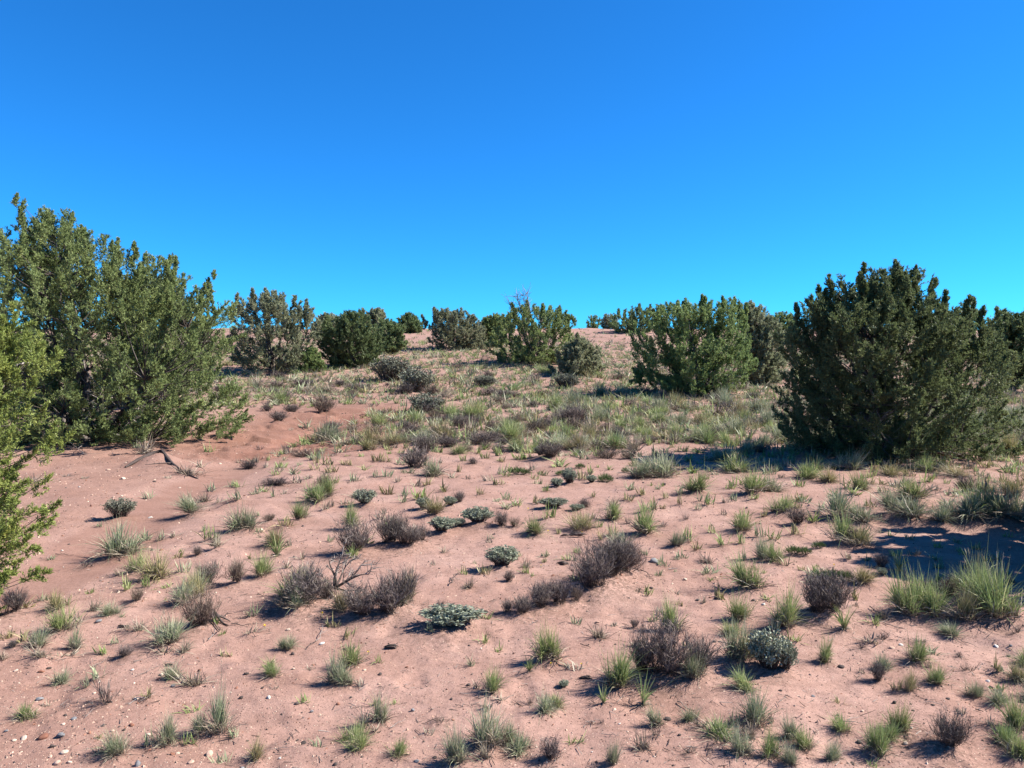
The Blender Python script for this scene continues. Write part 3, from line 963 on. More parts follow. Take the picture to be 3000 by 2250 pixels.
# ------------------------------------------------------------------ where every plant stands
plants = []
for ox, oy, s, f, rest in parse(PLANTS):
    if f[4] == 'x': continue
    x, y, h, w = map(float, f[:4])
    plants.append(dict(u=ox + x / s, v=oy + y / s, h=h / s, w=w / s, k=f[4], short=rest[0] if rest else None, full=rest[1] if len(rest) > 1 else None, listed=True))
SHRUBBY = 'dDBsSk'
def place(ps):
    pu, pv = np.array([p['u'] for p in ps]), np.array([p['v'] for p in ps])
    X, Y = cast(pu, pv, h_smooth)
    for p, x, y in zip(ps, X, Y):
        sc = y / FPX                                    # metres per photograph pixel
        dep = math.atan2(CAMZ - float(h_smooth(x, y)), y)
        W, H = p['w'] * sc, p['h'] * sc / max(cos(dep), .5)
        if p['k'] in SHRUBBY:
            d = min(W, 1.2 * H) * 0.42
            y += d; W *= 1.05
            H = max(H - 0.40 * d * math.sin(dep), 0.5 * H) * (.86 if p['k'] == 's' else 1.02); W *= 1.06
        else:
            H *= .90 if p['v'] > 1340 else .58; W *= 1.18 if p['v'] > 1340 else .95
        p.update(x=float(x), y=float(y), W=float(W), H=float(H))
place(plants)

# plants of the middle distance and the far slope, denser where the photograph is greener
def cover(u, v):
    """share of ground covered by low plants, by place"""
    c = np.interp(v, [955, 985, 1010, 1040, 1080, 1120, 1160, 1200, 1250, 1300, 1350, 1450, 1600, 2250],
                     [.40, .55, .80, 1.0, 1.05, .90, .58, .34, .26, .28, .28, .22, .12, .055])
    r = np.clip((u - 1900) / 700, 0, 1) * (v > 1220) * (v < 1560)
    c = c + r * np.interp(v, [1220, 1300, 1400, 1500, 1560], [.10, .30, .45, .35, 0])
    return c

def visible_px(x, y, hf=h_smooth):
    z = hf(x, y)
    dz = (z - CAMZ) / y; dx = x / y
    # invert px_ray
    cz = (dz * cos(PITCH) + sin(PITCH)) / (cos(PITCH) - dz * sin(PITCH))
    k = cos(PITCH) + cz * sin(PITCH)
    return CU + dx * k * FPX, CV - cz * FPX

rs = np.random.default_rng(77)
N0 = 60000
yy = 3.0 * np.exp(rs.random(N0) * np.log(78 / 3.0)); yy = np.where(rs.random(N0) < .35, rs.uniform(12, 40, N0), yy)
xx = rs.uniform(-.86, .86, N0) * yy
uu, vv = visible_px(xx, yy)
N1 = 34000                                              # the grassy flat and the slope, evenly over their area
yb = np.sqrt(rs.uniform(13.0 ** 2, 47.0 ** 2, N1)); xb = rs.uniform(-.62, .72, N1) * yb
ub, vb = visible_px(xb, yb)
xx, yy, uu, vv = np.concatenate([xx, xb]), np.concatenate([yy, yb]), np.concatenate([uu, ub]), np.concatenate([vv, vb])
wsh, redm, grv, wd, wpos, wside = soil(xx, yy)
patch = np.clip(0.55 + 1.5 * fbm(xx * .75, yy * .6, 41, 4), 0.02, 1)
dens = cover(uu, vv) * (0.35 + 1.05 * patch)
dens *= (1 - .97 * wsh) * (1 - .55 * np.clip(redm, 0, 1)) * (1 - .8 * np.clip(grv, 0, 1))
dens = np.where((uu < 1050) & (vv > 1195) & (wside > 0), dens * .12, dens)
keep = rs.random(len(xx)) < dens * np.interp(yy, [3, 8, 14, 22, 35, 60], [.5, .55, .85, 1, 1, 1])
cand = np.stack([xx, yy, uu, vv, patch], 1)[keep]
lu, lv = np.array([p['u'] for p in plants]), np.array([p['v'] for p in plants])
grid = {}
scat = []
for x, y, u, v, pa in cand:
    if v > 1195:
        ds = np.hypot(lu - u, (lv - v) * 1.4).min()
        if ds < np.interp(v, [1195, 1300, 1450], [5, 20, 46]): continue
    cell = max(.14, .0072 * y)
    lc = .15 if y < 17 else .0088 * y
    key = (int(math.floor(x / y / (lc / y))), int(math.floor(y / lc)) if y < 17 else 1000 + int(math.floor(math.log(y) / .0088)))
    if key in grid: continue
    grid[key] = 1
    q = rs.random()
    far_ = y > 30
    k = 'g' if q < .30 else 'b' if q < .58 else 'o' if q < .76 else 'd' if q < .85 else 'y'
    if u < 1500 and 1120 < v < 1330 and rs.random() < .16: k = 'd'
    H = float(np.clip(rs.lognormal(math.log(.118), .40), .05, .30)) * (1.05 if y > 14 else .9)
    if v > 1330:
        H = min(H, .13) * np.interp(v, [1330, 1600], [.95, .5])
        if k == 'd': k = 'y'
    W = H * rs.uniform(1.2, 2.0)
    if k == 'd': W *= 1.3; H *= .75
    scat.append(dict(u=u, v=v, x=float(x), y=float(y), H=H, W=W, h=H / y * FPX, w=W / y * FPX, k=k, short=None, full=None, listed=False))
plants += scat

for p in plants:
    if p['k'] in 'DBsS' and p['y'] < 14: MOUNDS.append((p['x'], p['y'], p['W'] * .55, .16 * min(p['W'], .6)))
    elif p['listed'] and p['y'] < 9: MOUNDS.append((p['x'], p['y'], p['W'] * .5, .15 * min(p['W'], .4)))

_dx, _dy = cast([430, 470, 515], [1362, 1362, 1378], h_smooth)
for _x, _y, _h in zip(_dx, _dy, (.07, .10, .06)): MOUNDS.append((float(_x), float(_y) + .12, .30, _h))

# ------------------------------------------------------------------ ground
def polar():
    a1 = np.linspace(-radians(43), radians(43), 345)
    a0 = np.linspace(radians(43), 2 * pi - radians(43), 62)[1:-1]
    ang = np.concatenate([a1, a0])
    r = np.concatenate([[.02, .4, .8], 1.25 * np.exp(np.linspace(0, np.log(72 / 1.25), 530)), 72 * np.exp(np.linspace(0, np.log(60), 26))[1:]])
    return ang, r
ang, rad = polar()
AA, RR = np.meshgrid(ang, rad)
GX, GY = RR * np.sin(AA), RR * np.cos(AA)
GZ = h_full(GX, GY)
nr, na = GX.shape
V = np.stack([GX, GY, GZ], -1).reshape(-1, 3)
i, j = np.meshgrid(np.arange(nr - 1), np.arange(na), indexing='ij')
j2 = (j + 1) % na
Q = np.stack([i * na + j, i * na + j2, (i + 1) * na + j2, (i + 1) * na + j], -1).reshape(-1, 4)[:, ::-1]
wsh, redm, grv, *_ = soil(V[:, 0], V[:, 1])
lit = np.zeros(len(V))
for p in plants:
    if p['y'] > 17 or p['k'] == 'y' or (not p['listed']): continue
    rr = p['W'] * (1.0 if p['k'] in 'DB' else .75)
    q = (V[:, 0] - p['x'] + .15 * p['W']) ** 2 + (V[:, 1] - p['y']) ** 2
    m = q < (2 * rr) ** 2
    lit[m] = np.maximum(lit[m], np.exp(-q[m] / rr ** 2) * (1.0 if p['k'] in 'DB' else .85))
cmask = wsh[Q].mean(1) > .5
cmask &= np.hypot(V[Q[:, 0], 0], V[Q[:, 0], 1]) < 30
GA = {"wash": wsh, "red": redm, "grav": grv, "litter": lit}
# vertex normals of the whole sheet, so that the two pieces meet without a seam
fn = np.cross(V[Q[:, 2]] - V[Q[:, 0]], V[Q[:, 3]] - V[Q[:, 1]])
vn = np.zeros_like(V)
for c in range(4): np.add.at(vn, Q[:, c], fn)
vn = norm(vn)
def sheet(name, faces):
    used, inv = np.unique(faces, return_inverse=True)
    me = mesh_from(name, V[used], inv.reshape(faces.shape), [M['ground']], {k: a[used] for k, a in GA.items()})
    me.normals_split_custom_set_from_vertices(vn[used].tolist())
    return tag(link(name, me), kind='structure')
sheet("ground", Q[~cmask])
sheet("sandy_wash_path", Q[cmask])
def gz(x, y): return h_full(np.atleast_1d(np.asarray(x, float)), np.atleast_1d(np.asarray(y, float)))

# ------------------------------------------------------------------ junipers
def juniper(label, base, rows, n_plume, twigs, leaves, leaf, D=None, depth=.85, spires=(), sprays=(), mat='juniper', seed=1, limbs=7, dead=40, plume=(.34, .62), name="juniper_tree", group="junipers of the slope", bare=()):
    rng = np.random.default_rng(seed)
    bu, bv = base
    bx, by = cast(bu, bv, h_smooth); bx, by = float(bx[0]), float(by[0])
    if D is not None: by = D; bx = float(at_depth(bu, bv, D)[0])
    bz = float(gz(bx, by)[0])
    rows = sorted(rows, key=lambda r: -r[0])
    Z, XL, XR = [], [], []
    for v, l, r in rows:
        xl, z = at_depth(l, v, by); xr, _ = at_depth(r, v, by)
        Z.append(z - bz); XL.append(xl - bx); XR.append(xr - bx)
    Z, XL, XR = map(np.array, (Z, XL, XR)); Z = np.maximum(Z, .03); Htop = Z.max()
    dmax = np.max(XR - XL) * .5 * depth
    # candidate plume tips near the envelope
    K = n_plume * 3
    z = rng.uniform(Z.min(), Z.max(), K)
    l, r = np.interp(z, Z, XL), np.interp(z, Z, XR)
    hw = (r - l) / 2
    wgt = hw + .3 * hw.mean(); pick = rng.choice(K, n_plume, replace=False, p=wgt / wgt.sum())
    z, l, r, hw = z[pick], l[pick], r[pick], hw[pick]
    ph = rng.uniform(0, 2 * pi, n_plume)
    lobe = 1.0 + .22 * vnoise(ph * 2.1 + seed, z / Htop * 6, seed) + .16 * vnoise(ph * 5.1, z / Htop * 13, seed + 3)
    rho = (1 - .78 * rng.random(n_plume) ** 1.45) * np.clip(lobe, .7, 1.1)
    tip = np.stack([bx + (l + r) / 2 + hw * rho * np.cos(ph), by + np.minimum(hw * depth * 1.05, dmax) * rho * np.sin(ph), bz + z], 1)
    zf = z / Htop
    out = np.stack([np.cos(ph), np.sin(ph), np.zeros(n_plume)], 1)
    ax = norm(out * (.95 - .72 * zf)[:, None] + np.array([0, 0, 1.]) * (.50 + .70 * zf)[:, None] + rng.normal(0, .27, (n_plume, 3)))
    ln = rng.uniform(*plume, n_plume)
    T_, A_, L_, = [tip], [ax], [ln]
    stems = []
    for su, sv, *wd in spires:                                     # upright leaders that stand out of the crown
        sx, sz = at_depth(su, sv, by)
        dy = rng.uniform(-.35, .35) * dmax
        top = np.array([sx, by + dy, sz]); w0 = wd[0] if wd else 1.0
        hgt = Htop * .24
        n = 9
        tt = np.linspace(0, 1, n)
        lean = np.array([(bx - sx) * .10, 0, 0])
        P = top - np.array([0, 0, 1.]) * (hgt * tt)[:, None] + lean * tt[:, None] + rng.normal(0, .07 * w0, (n, 3)) * (0.25 + tt[:, None]) * np.array([1, 1, .4])
        T_.append(P); A_.append(norm(np.array([0, 0, 1.]) + rng.normal(0, .32, (n, 3)) * (0.15 + tt[:, None]))); L_.append(rng.uniform(.8, 1.1, n) * plume[0] * w0 * (.55 + .75 * tt))
        stems.append((top - np.array([0, 0, .05]), P[-1]))
    for su, sv, dd in sprays:                                      # single sprays that reach out
        sx, sz = at_depth(su, sv, by + dd)
        n = 5
        o = np.array([sx, by + dd, sz])
        T_.append(o + rng.normal(0, .10, (n, 3))); v_ = norm(o - np.array([bx, by, bz + .5 * (sz - bz)]))
        A_.append(norm(v_ + np.array([0, 0, .35]) + rng.normal(0, .35, (n, 3)))); L_.append(np.full(n, plume[0]))
    tip, ax, ln = np.concatenate(T_), np.concatenate(A_), np.concatenate(L_)
    st = tip - ax * ln[:, None]
    st[:, 2] = np.maximum(st[:, 2], bz + .02); tip[:, 2] = np.maximum(tip[:, 2], bz + .03)
    n = len(tip)
    # twigs along each plume, leaves along each twig
    t = (np.arange(twigs)[None] + rng.random((n, twigs))) / twigs
    a = norm(rng.normal(size=(n, twigs, 3))); a = norm(a - (a * ax[:, None]).sum(-1, keepdims=True) * ax[:, None])
    td = norm(ax[:, None] * .72 + a * (.95 - .55 * t[..., None]) + rng.normal(0, .14, (n, twigs, 3)) + np.array([0, 0, .16]))
    tb = st[:, None] + ax[:, None] * (ln[:, None, None] * t[..., None])
    tl = ln[:, None] * (.46 - .33 * t) * rng.uniform(.55, 1.25, (n, twigs))
    s = rng.random((n, twigs, leaves)) ** .85
    lb = tb[:, :, None] + td[:, :, None] * (tl[..., None, None] * s[..., None]) + rng.normal(0, 1, (n, twigs, leaves, 3)) * (leaf[0] * .30)
    ld = norm(td[:, :, None] * .9 + rng.normal(0, .50, (n, twigs, leaves, 3)) + np.array([0, 0, .18]))
    nb = n * twigs * leaves
    cr = np.repeat(rng.random(n) * .36, twigs * leaves) + np.repeat(rng.random(n * twigs) * .34, leaves) + rng.random(nb) * .30       # tone by spray and by leaf
    lb, ld = lb.reshape(-1, 3), ld.reshape(-1, 3)
    low = lb[:, 2] < bz + .01
    lb, ld, cr = lb[~low], ld[~low], cr[~low]; nb = len(lb)
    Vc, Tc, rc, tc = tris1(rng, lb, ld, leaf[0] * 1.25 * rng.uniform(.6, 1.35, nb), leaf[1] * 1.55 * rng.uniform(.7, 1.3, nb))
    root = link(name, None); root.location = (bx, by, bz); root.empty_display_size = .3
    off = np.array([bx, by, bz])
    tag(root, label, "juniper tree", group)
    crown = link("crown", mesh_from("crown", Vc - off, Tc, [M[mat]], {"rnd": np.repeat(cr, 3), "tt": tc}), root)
    # limbs: from the foot outwards and up, each sample then carries the plumes near it
    tr = Buf()
    sel = rng.choice(n_plume, min(limbs, n_plume), replace=False)
    tg = off + (st[sel] - off) * np.array([.78, .78, .95])
    b0 = off + rng.normal(0, .05 * Htop / 3, (len(sel), 3)) * np.array([1, 1, 0]) - np.array([0, 0, .06])
    hd = tg - b0; hor = hd * np.array([1, 1, 0])
    P = bez(b0, b0 + hor * .28 + np.array([0, 0, 1.]) * (.20 * hd[:, 2:3] + .05), b0 + hor * .75 + np.array([0, 0, 1.]) * hd[:, 2:3] * .45, tg, 12)
    P[:, 1:-1] += rng.normal(0, .035 * Htop / 3, P[:, 1:-1].shape)
    P[..., 2] = np.maximum(P[..., 2], bz - .06)
    R = np.linspace(1, .22, 12)[None] * rng.uniform(.030, .062, len(sel))[:, None] * max(Htop / 3.2, .35)
    tr.add(*tubes(rng, P - off, R, 6))
    smp = P[:, 3:].reshape(-1, 3)
    d = np.linalg.norm(st[:, None] - smp[None], axis=2) + 1.2 * np.maximum(smp[None, :, 2] - st[:, None, 2], 0)
    src = smp[d.argmin(1)]
    near_ = np.linalg.norm(st - src, axis=1) < .26 * max(Htop, 1.2)
    src, st, ax, ln = src[near_], st[near_], ax[near_], ln[near_]; n = len(st)
    mid = (src + st) / 2 + rng.normal(0, .06, st.shape) - np.array([0, 0, .04]) * np.linalg.norm(st - src, axis=1, keepdims=True)
    B = bez(src, src * .5 + mid * .5, mid * .4 + st * .6, st + ax * ln[:, None] * .75, 5)
    tr.add(*tubes(rng, B - off, np.linspace(1, .25, 5)[None] * rng.uniform(.006, .013, n)[:, None] * max(Htop / 3.2, .5), 3))
    link("trunk", tr.mesh("trunk", [M['bark']]), root)
    if dead or bare:
        db = Buf()
        if dead:
            q = rng.integers(0, len(smp), dead); s0 = smp[q] + rng.normal(0, .05, (dead, 3))
            lowm = np.clip((s0[:, 2] - bz) / Htop, 0, 1)
            dr = norm((s0 - off) * np.array([1, 1, .3]) + rng.normal(0, .6, (dead, 3)) * Htop * .3)
            L = rng.uniform(.2, .65, dead)[:, None] * max(Htop / 3.2, .5)
            e = s0 + dr * L
            e[:, 2] = np.maximum(e[:, 2], bz + .03)
            c1 = s0 + dr * L * .4 + rng.normal(0, .09, (dead, 3)); c2 = s0 + dr * L * .8 + rng.normal(0, .12, (dead, 3))
            B = bez(s0, c1, c2, e, 7)
            db.add(*tubes(rng, B - off, np.linspace(1, .3, 7)[None] * rng.uniform(.005, .015, dead)[:, None], 3))
            m2 = dead * 2; q = rng.integers(0, dead, m2); s1 = B[q, rng.integers(2, 6, m2)]
            e1 = s1 + norm(dr[q] + rng.normal(0, .8, (m2, 3))) * rng.uniform(.08, .25, m2)[:, None]
            e1[:, 2] = np.maximum(e1[:, 2], bz + .03)
            db.add(*tubes(rng, bez(s1, s1 * .6 + e1 * .4 + rng.normal(0, .03, s1.shape), s1 * .3 + e1 * .7, e1, 4) - off, np.linspace(1, .4, 4)[None] * rng.uniform(.002, .005, m2)[:, None], 3))
        for su, sv in bare:                                        # bare grey tops
            sx, sz = at_depth(su, sv, by); top = np.array([[sx, by, sz]])
            b_ = np.array([[bx * .35 + sx * .65, by, bz + .45 * (sz - bz)]])
            P = bez(b_, b_ * .6 + top * .4 + [[.1, 0, 0]], b_ * .2 + top * .8, top, 8)
            db.add(*tubes(rng, P - off, np.linspace(1, .25, 8)[None] * .03, 4))
            m2 = 34; s1 = P[0, rng.integers(3, 8, m2)]
            e1 = s1 + norm(rng.normal(0, .6, (m2, 3)) + np.array([0, 0, .8])) * rng.uniform(.2, .6, m2)[:, None]
            db.add(*tubes(rng, bez(s1, s1 * .7 + e1 * .3, s1 * .3 + e1 * .7 + rng.normal(0, .04, s1.shape), e1, 5) - off, np.linspace(1, .4, 5)[None] * rng.uniform(.006, .012, m2)[:, None], 3))
        tag(link("dead_branches", db.mesh("dead_branches", [M['deadwood']]), root), kind='stuff')
    return root, len(Tc)

TREES = []     # u, v, short name for other labels
def J(short, label, base, rows, *a, **k):
    r, n = juniper(label, base, rows, *a, **k)
    TREES.append((base[0], base[1], short))
    return r

J("big spreading juniper", "tallest juniper, sprawling over bare red gravel, spiky tops against the sky", (270, 1292),
  [(1322, 130, 600), (1285, 40, 730), (1200, -60, 752), (1120, -120, 742), (1030, -150, 732), (950, -160, 712), (880, -140, 665), (820, -110, 625), (760, -90, 520), (715, -60, 420), (680, 20, 320), (645, 50, 235), (615, 70, 205)],
  800, 20, 23, (0.03, 0.0115), spires=[(95, 585, 1.2), (160, 612, 1.1), (20, 648, .8), (60, 640), (215, 655, .9), (250, 672, .9), (310, 690, 1.1), (345, 712), (380, 735), (430, 722, 1.1), (468, 742, 1.0), (495, 752), (540, 780), (608, 790, 1.1), (630, 840)],
  mat='juniper', seed=11, limbs=30, dead=210, depth=.72, plume=(0.34, 0.64))
J("dark near juniper", "dark bushy juniper with upright plumes, shading the grass at its foot", (2590, 1338),
  [(1355, 2400, 2860), (1320, 2300, 2960), (1230, 2272, 2985), (1130, 2266, 2985), (1030, 2280, 2955), (960, 2296, 2920), (915, 2320, 2870), (880, 2360, 2740), (850, 2400, 2725), (815, 2450, 2715), (790, 2560, 2690)],
  660, 20, 21, (0.03, 0.0115), spires=[(2445, 805, 1.1), (2420, 835), (2530, 775, 1.0), (2515, 800, .8), (2600, 769, 1.2), (2670, 786, 1.2), (2650, 800), (2350, 888, .9), (2385, 868), (2710, 825), (2725, 860), (2790, 875, .9), (2770, 890, .9), (2868, 872, .8), (2840, 905, .9), (2480, 860)],
  mat='juniper_dark', seed=23, limbs=30, dead=170, depth=.78, plume=(0.32, 0.6))
J("near branch tips", "yellow-green juniper entering from the picture's edge beside the wash, closest to the viewer", (-190, 1790),
  [(1745, -480, 5), (1690, -480, 38), (1620, -500, 42), (1540, -500, 60), (1470, -500, 48), (1400, -490, 5), (1330, -480, 22), (1250, -470, 48), (1170, -460, 12), (1080, -440, 14), (1000, -420, 48), (940, -380, 32), (900, -340, 2)],
  430, 20, 18, (0.0165, 0.0052), D=4.9, mat='juniper_bright', seed=31, limbs=24, dead=60, depth=.6, plume=(0.18, 0.32), group="junipers at the picture's edge",
  spires=[(10, 888, .7), (-60, 860), (-160, 820), (35, 930, .6)],
  sprays=[(78, 1225, 0), (63, 1250, .2), (48, 1330, .1), (73, 1500, -.1), (73, 1520, .15), (63, 1555, 0), (28, 1600, 0), (18, 1690, -.1), (8, 1730, 0), (73, 1000, .3), (75, 960, .2), (53, 1040, 0), (8, 1130, 0), (-12, 1400, .1), (58, 1470, 0)])
J("grey-tipped juniper", "broad grey-tipped juniper behind the tallest juniper, rounded crown", (800, 1062),
  [(1066, 690, 900), (1030, 672, 930), (970, 662, 950), (910, 668, 938), (880, 690, 905), (858, 720, 860)],
  340, 12, 14, (0.062, 0.022), D=31, spires=[(700, 862), (745, 848), (790, 850), (815, 856), (860, 868), (900, 900, .8)], mat='juniper_grey', seed=41, limbs=18, dead=60, plume=(0.3, 0.54))
J("low young juniper", "low young rounded juniper bush in the grass before the dense pair", (908, 1091),
  [(1092, 868, 945), (1062, 862, 955), (1035, 882, 940), (1018, 900, 925)], 90, 10, 14, (0.055, 0.02), mat='juniper', seed=42, limbs=7, dead=0, plume=(0.2, 0.34))
J("dense front juniper", "dense dark green juniper with a smooth dome, standing before its lighter twin", (1030, 1077),
  [(1082, 965, 1095), (1050, 942, 1122), (1000, 928, 1128), (950, 938, 1120), (922, 962, 1085), (912, 990, 1060)],
  340, 12, 14, (0.062, 0.022), mat='juniper_dark', seed=43, limbs=18, dead=20, plume=(0.3, 0.54))
J("twin juniper", "small dense juniper tucked behind the dome-shaped dark one", (1150, 1036),
  [(1040, 1105, 1185), (1000, 1098, 1191), (960, 1106, 1185), (935, 1115, 1160)], 180, 10, 12, (0.075, 0.028), mat='juniper_dark', seed=44, limbs=9, dead=10, plume=(0.28, 0.48))
J("grey sparse top", "thin grey juniper rising behind the dense pair", (1090, 1030),
  [(1028, 1060, 1130), (960, 1050, 1140), (920, 1070, 1130), (905, 1085, 1120)], 180, 10, 12, (0.075, 0.028), D=43, mat='juniper_grey', seed=45, limbs=8, dead=20, plume=(0.28, 0.48), spires=[(1065, 905, .8), (1110, 905, .8)])
J("skyline dome juniper", "small dark juniper alone on the skyline over the bare slope", (1195, 976),
  [(980, 1160, 1235), (950, 1152, 1246), (928, 1168, 1225), (916, 1185, 1208)], 190, 8, 10, (0.09, 0.038), mat='juniper_dark', seed=46, limbs=8, dead=0, plume=(0.32, 0.5))
J("grey-sided juniper", "wide juniper with a grey bare side and dead lower branches", (1345, 1025),
  [(1028, 1285, 1425), (1000, 1256, 1440), (960, 1250, 1430), (925, 1262, 1405), (905, 1270, 1360)],
  340, 12, 14, (0.062, 0.022), mat='juniper_grey', seed=47, limbs=18, dead=90, spires=[(1275, 903), (1330, 912, .9), (1240, 925, .6)], plume=(0.3, 0.54))
J("gap juniper", "smaller juniper wedged between the grey-sided and the bare-topped junipers", (1440, 1016),
  [(1020, 1400, 1480), (970, 1395, 1490), (935, 1410, 1475), (918, 1440, 1465)], 180, 10, 12, (0.075, 0.028), mat='juniper', seed=48, limbs=8, dead=20, plume=(0.28, 0.48))
J("bare-topped juniper", "central juniper with pale bare branch tips rising from its crown", (1580, 1066),
  [(1068, 1490, 1690), (1035, 1436, 1728), (985, 1422, 1722), (940, 1440, 1692), (910, 1460, 1672), (893, 1500, 1650)],
  340, 12, 14, (0.062, 0.022), mat='juniper', seed=49, limbs=22, dead=90, spires=[(1590, 893), (1640, 902), (1665, 925, .8), (1500, 890, .6), (1545, 880, .6)], bare=[(1532, 866), (1492, 885), (1545, 862), (1515, 870)], plume=(0.3, 0.54))
J("small juniper", "small spreading juniper bush in front of the bare-topped juniper", (1680, 1100),
  [(1105, 1635, 1735), (1075, 1610, 1782), (1045, 1622, 1778), (1012, 1650, 1745), (990, 1672, 1712)],
  190, 12, 14, (0.055, 0.02), mat='juniper_grey', seed=50, limbs=18, dead=30, spires=[(1690, 978, .8), (1760, 1025, .7)], plume=(0.28, 0.46))
J("twin-crowned juniper", "broad juniper whose shade falls across the grass, raised skirt and bare lower limbs", (2062, 1156),
  [(1150, 1955, 2150), (1120, 1890, 2190), (1060, 1858, 2214), (1000, 1852, 2214), (950, 1862, 2200), (905, 1900, 2180), (882, 1950, 2150)],
  430, 16, 15, (0.05, 0.019), mat='juniper', seed=51, limbs=24, dead=110, spires=[(2060, 864), (2072, 868, .9), (2110, 872), (2160, 871), (1985, 884), (2015, 876), (2190, 890, .8), (1950, 895, .7), (1940, 902, .5)], sprays=[(1860, 1100, 0), (1868, 1085, .2)], plume=(0.32, 0.56))
J("olive juniper", "paler juniper half hidden behind the broad shade-casting juniper", (2235, 1124),
  [(1128, 2165, 2290), (1060, 2160, 2300), (990, 2160, 2298), (930, 2160, 2280), (892, 2170, 2235)],
  340, 12, 14, (0.062, 0.022), D=27.5, mat='juniper_grey', seed=52, limbs=16, dead=20, plume=(0.3, 0.54), spires=[(2195, 886, .9)])
J("slope-top juniper", "dark juniper low on the hilltop, its shade lying on the bare slope", (1840, 976),
  [(978, 1800, 1890), (952, 1772, 1945), (922, 1792, 1940), (900, 1845, 1930)], 190, 8, 10, (0.09, 0.038), mat='juniper_dark', seed=53, limbs=14, dead=30, spires=[(1815, 905, .8), (1870, 893), (1910, 893)], plume=(0.32, 0.5))
J("skyline juniper", "tiny rounded juniper on the hill crest with grey scrub beside it", (1737, 962),
  [(964, 1722, 1755), (942, 1708, 1768), (924, 1722, 1752)], 70, 8, 10, (0.09, 0.038), mat='juniper', seed=54, limbs=7, dead=0, plume=(0.32, 0.5))
J("grey crest juniper", "thin greyish juniper on the crest between two dark ones", (1785, 960),
  [(962, 1765, 1805), (940, 1760, 1812), (920, 1768, 1800)], 70, 8, 10, (0.09, 0.038), D=66.5, mat='juniper_grey', seed=55, limbs=7, dead=14, plume=(0.32, 0.5))
J("distant olive juniper", "distant juniper showing above the gap between the broad and the dark near junipers", (2300, 1010),
  [(1010, 2250, 2350), (960, 2235, 2370), (930, 2245, 2350), (915, 2265, 2320)], 190, 8, 10, (0.09, 0.038), D=46, mat='juniper', seed=56, limbs=9, dead=0, plume=(0.32, 0.5))
J("edge juniper", "blue-shadowed juniper behind the dark near juniper at the picture's edge", (2960, 1085),
  [(1090, 2870, 3060), (1030, 2866, 3090), (960, 2885, 3080), (928, 2905, 3060), (912, 2950, 3040)], 340, 12, 14, (0.062, 0.022), D=25, mat='juniper_dark', seed=57, limbs=16, dead=30, plume=(0.3, 0.54), spires=[(2905, 905, .8), (2960, 907, .9), (2990, 900, .9)])
J("far edge juniper", "rear juniper peeping over the dark near juniper's lower shoulder", (2790, 1040),
  [(1040, 2700, 2880), (980, 2690, 2890), (930, 2710, 2880), (905, 2740, 2860)], 190, 8, 10, (0.09, 0.038), D=38, mat='juniper', seed=58, limbs=9, dead=0, plume=(0.32, 0.5))
J("back rim juniper", "far rounded juniper on the rim between the grey-tipped and dense junipers", (960, 1005),
  [(1005, 920, 1005), (960, 912, 1012), (930, 925, 1000), (918, 945, 985)], 190, 8, 10, (0.09, 0.038), D=52, mat='juniper_grey', seed=59, limbs=8, dead=0, plume=(0.32, 0.5))
J("rear gap juniper", "far juniper on the rim behind the grey-sided juniper", (1470, 985),
  [(985, 1430, 1510), (950, 1425, 1515), (925, 1440, 1500)], 190, 8, 10, (0.09, 0.038), D=57, mat='juniper_dark', seed=60, limbs=8, dead=0, plume=(0.32, 0.5))
J("hidden juniper", "dim juniper seen through the gaps of the tallest juniper's tops", (120, 1080),
  [(1080, -40, 260), (1000, -90, 300), (900, -110, 290), (800, -90, 240), (740, -50, 160)], 260, 10, 10, (0.07, 0.032), D=22, mat='juniper_dark', seed=61, limbs=14, dead=30, plume=(0.32, 0.55))
J("second hidden juniper", "dim juniper behind the tallest juniper's lower right branches", (450, 1100),
  [(1100, 320, 600), (1030, 290, 640), (940, 300, 620), (860, 340, 560), (810, 390, 500)], 260, 10, 10, (0.07, 0.032), D=21, mat='juniper_dark', seed=64, limbs=10, dead=20, plume=(0.32, 0.55))
# stands just outside the frame; only its shade falls into the picture
J("shade tree", "juniper outside the frame whose shade falls over the hollow and grass", (3800, 1600),
  [(1590, 3180, 4400), (1428, 3134, 4460), (1187, 3186, 4458), (912, 3358, 4400), (740, 3530, 4300), (568, 3736, 4150), (465, 3880, 3960)],
  460, 9, 24, (0.059, .03), D=6.0, mat='juniper_dark', seed=62, limbs=20, dead=0, depth=1.12, plume=(0.20, 0.35), group="junipers at the picture's edge")

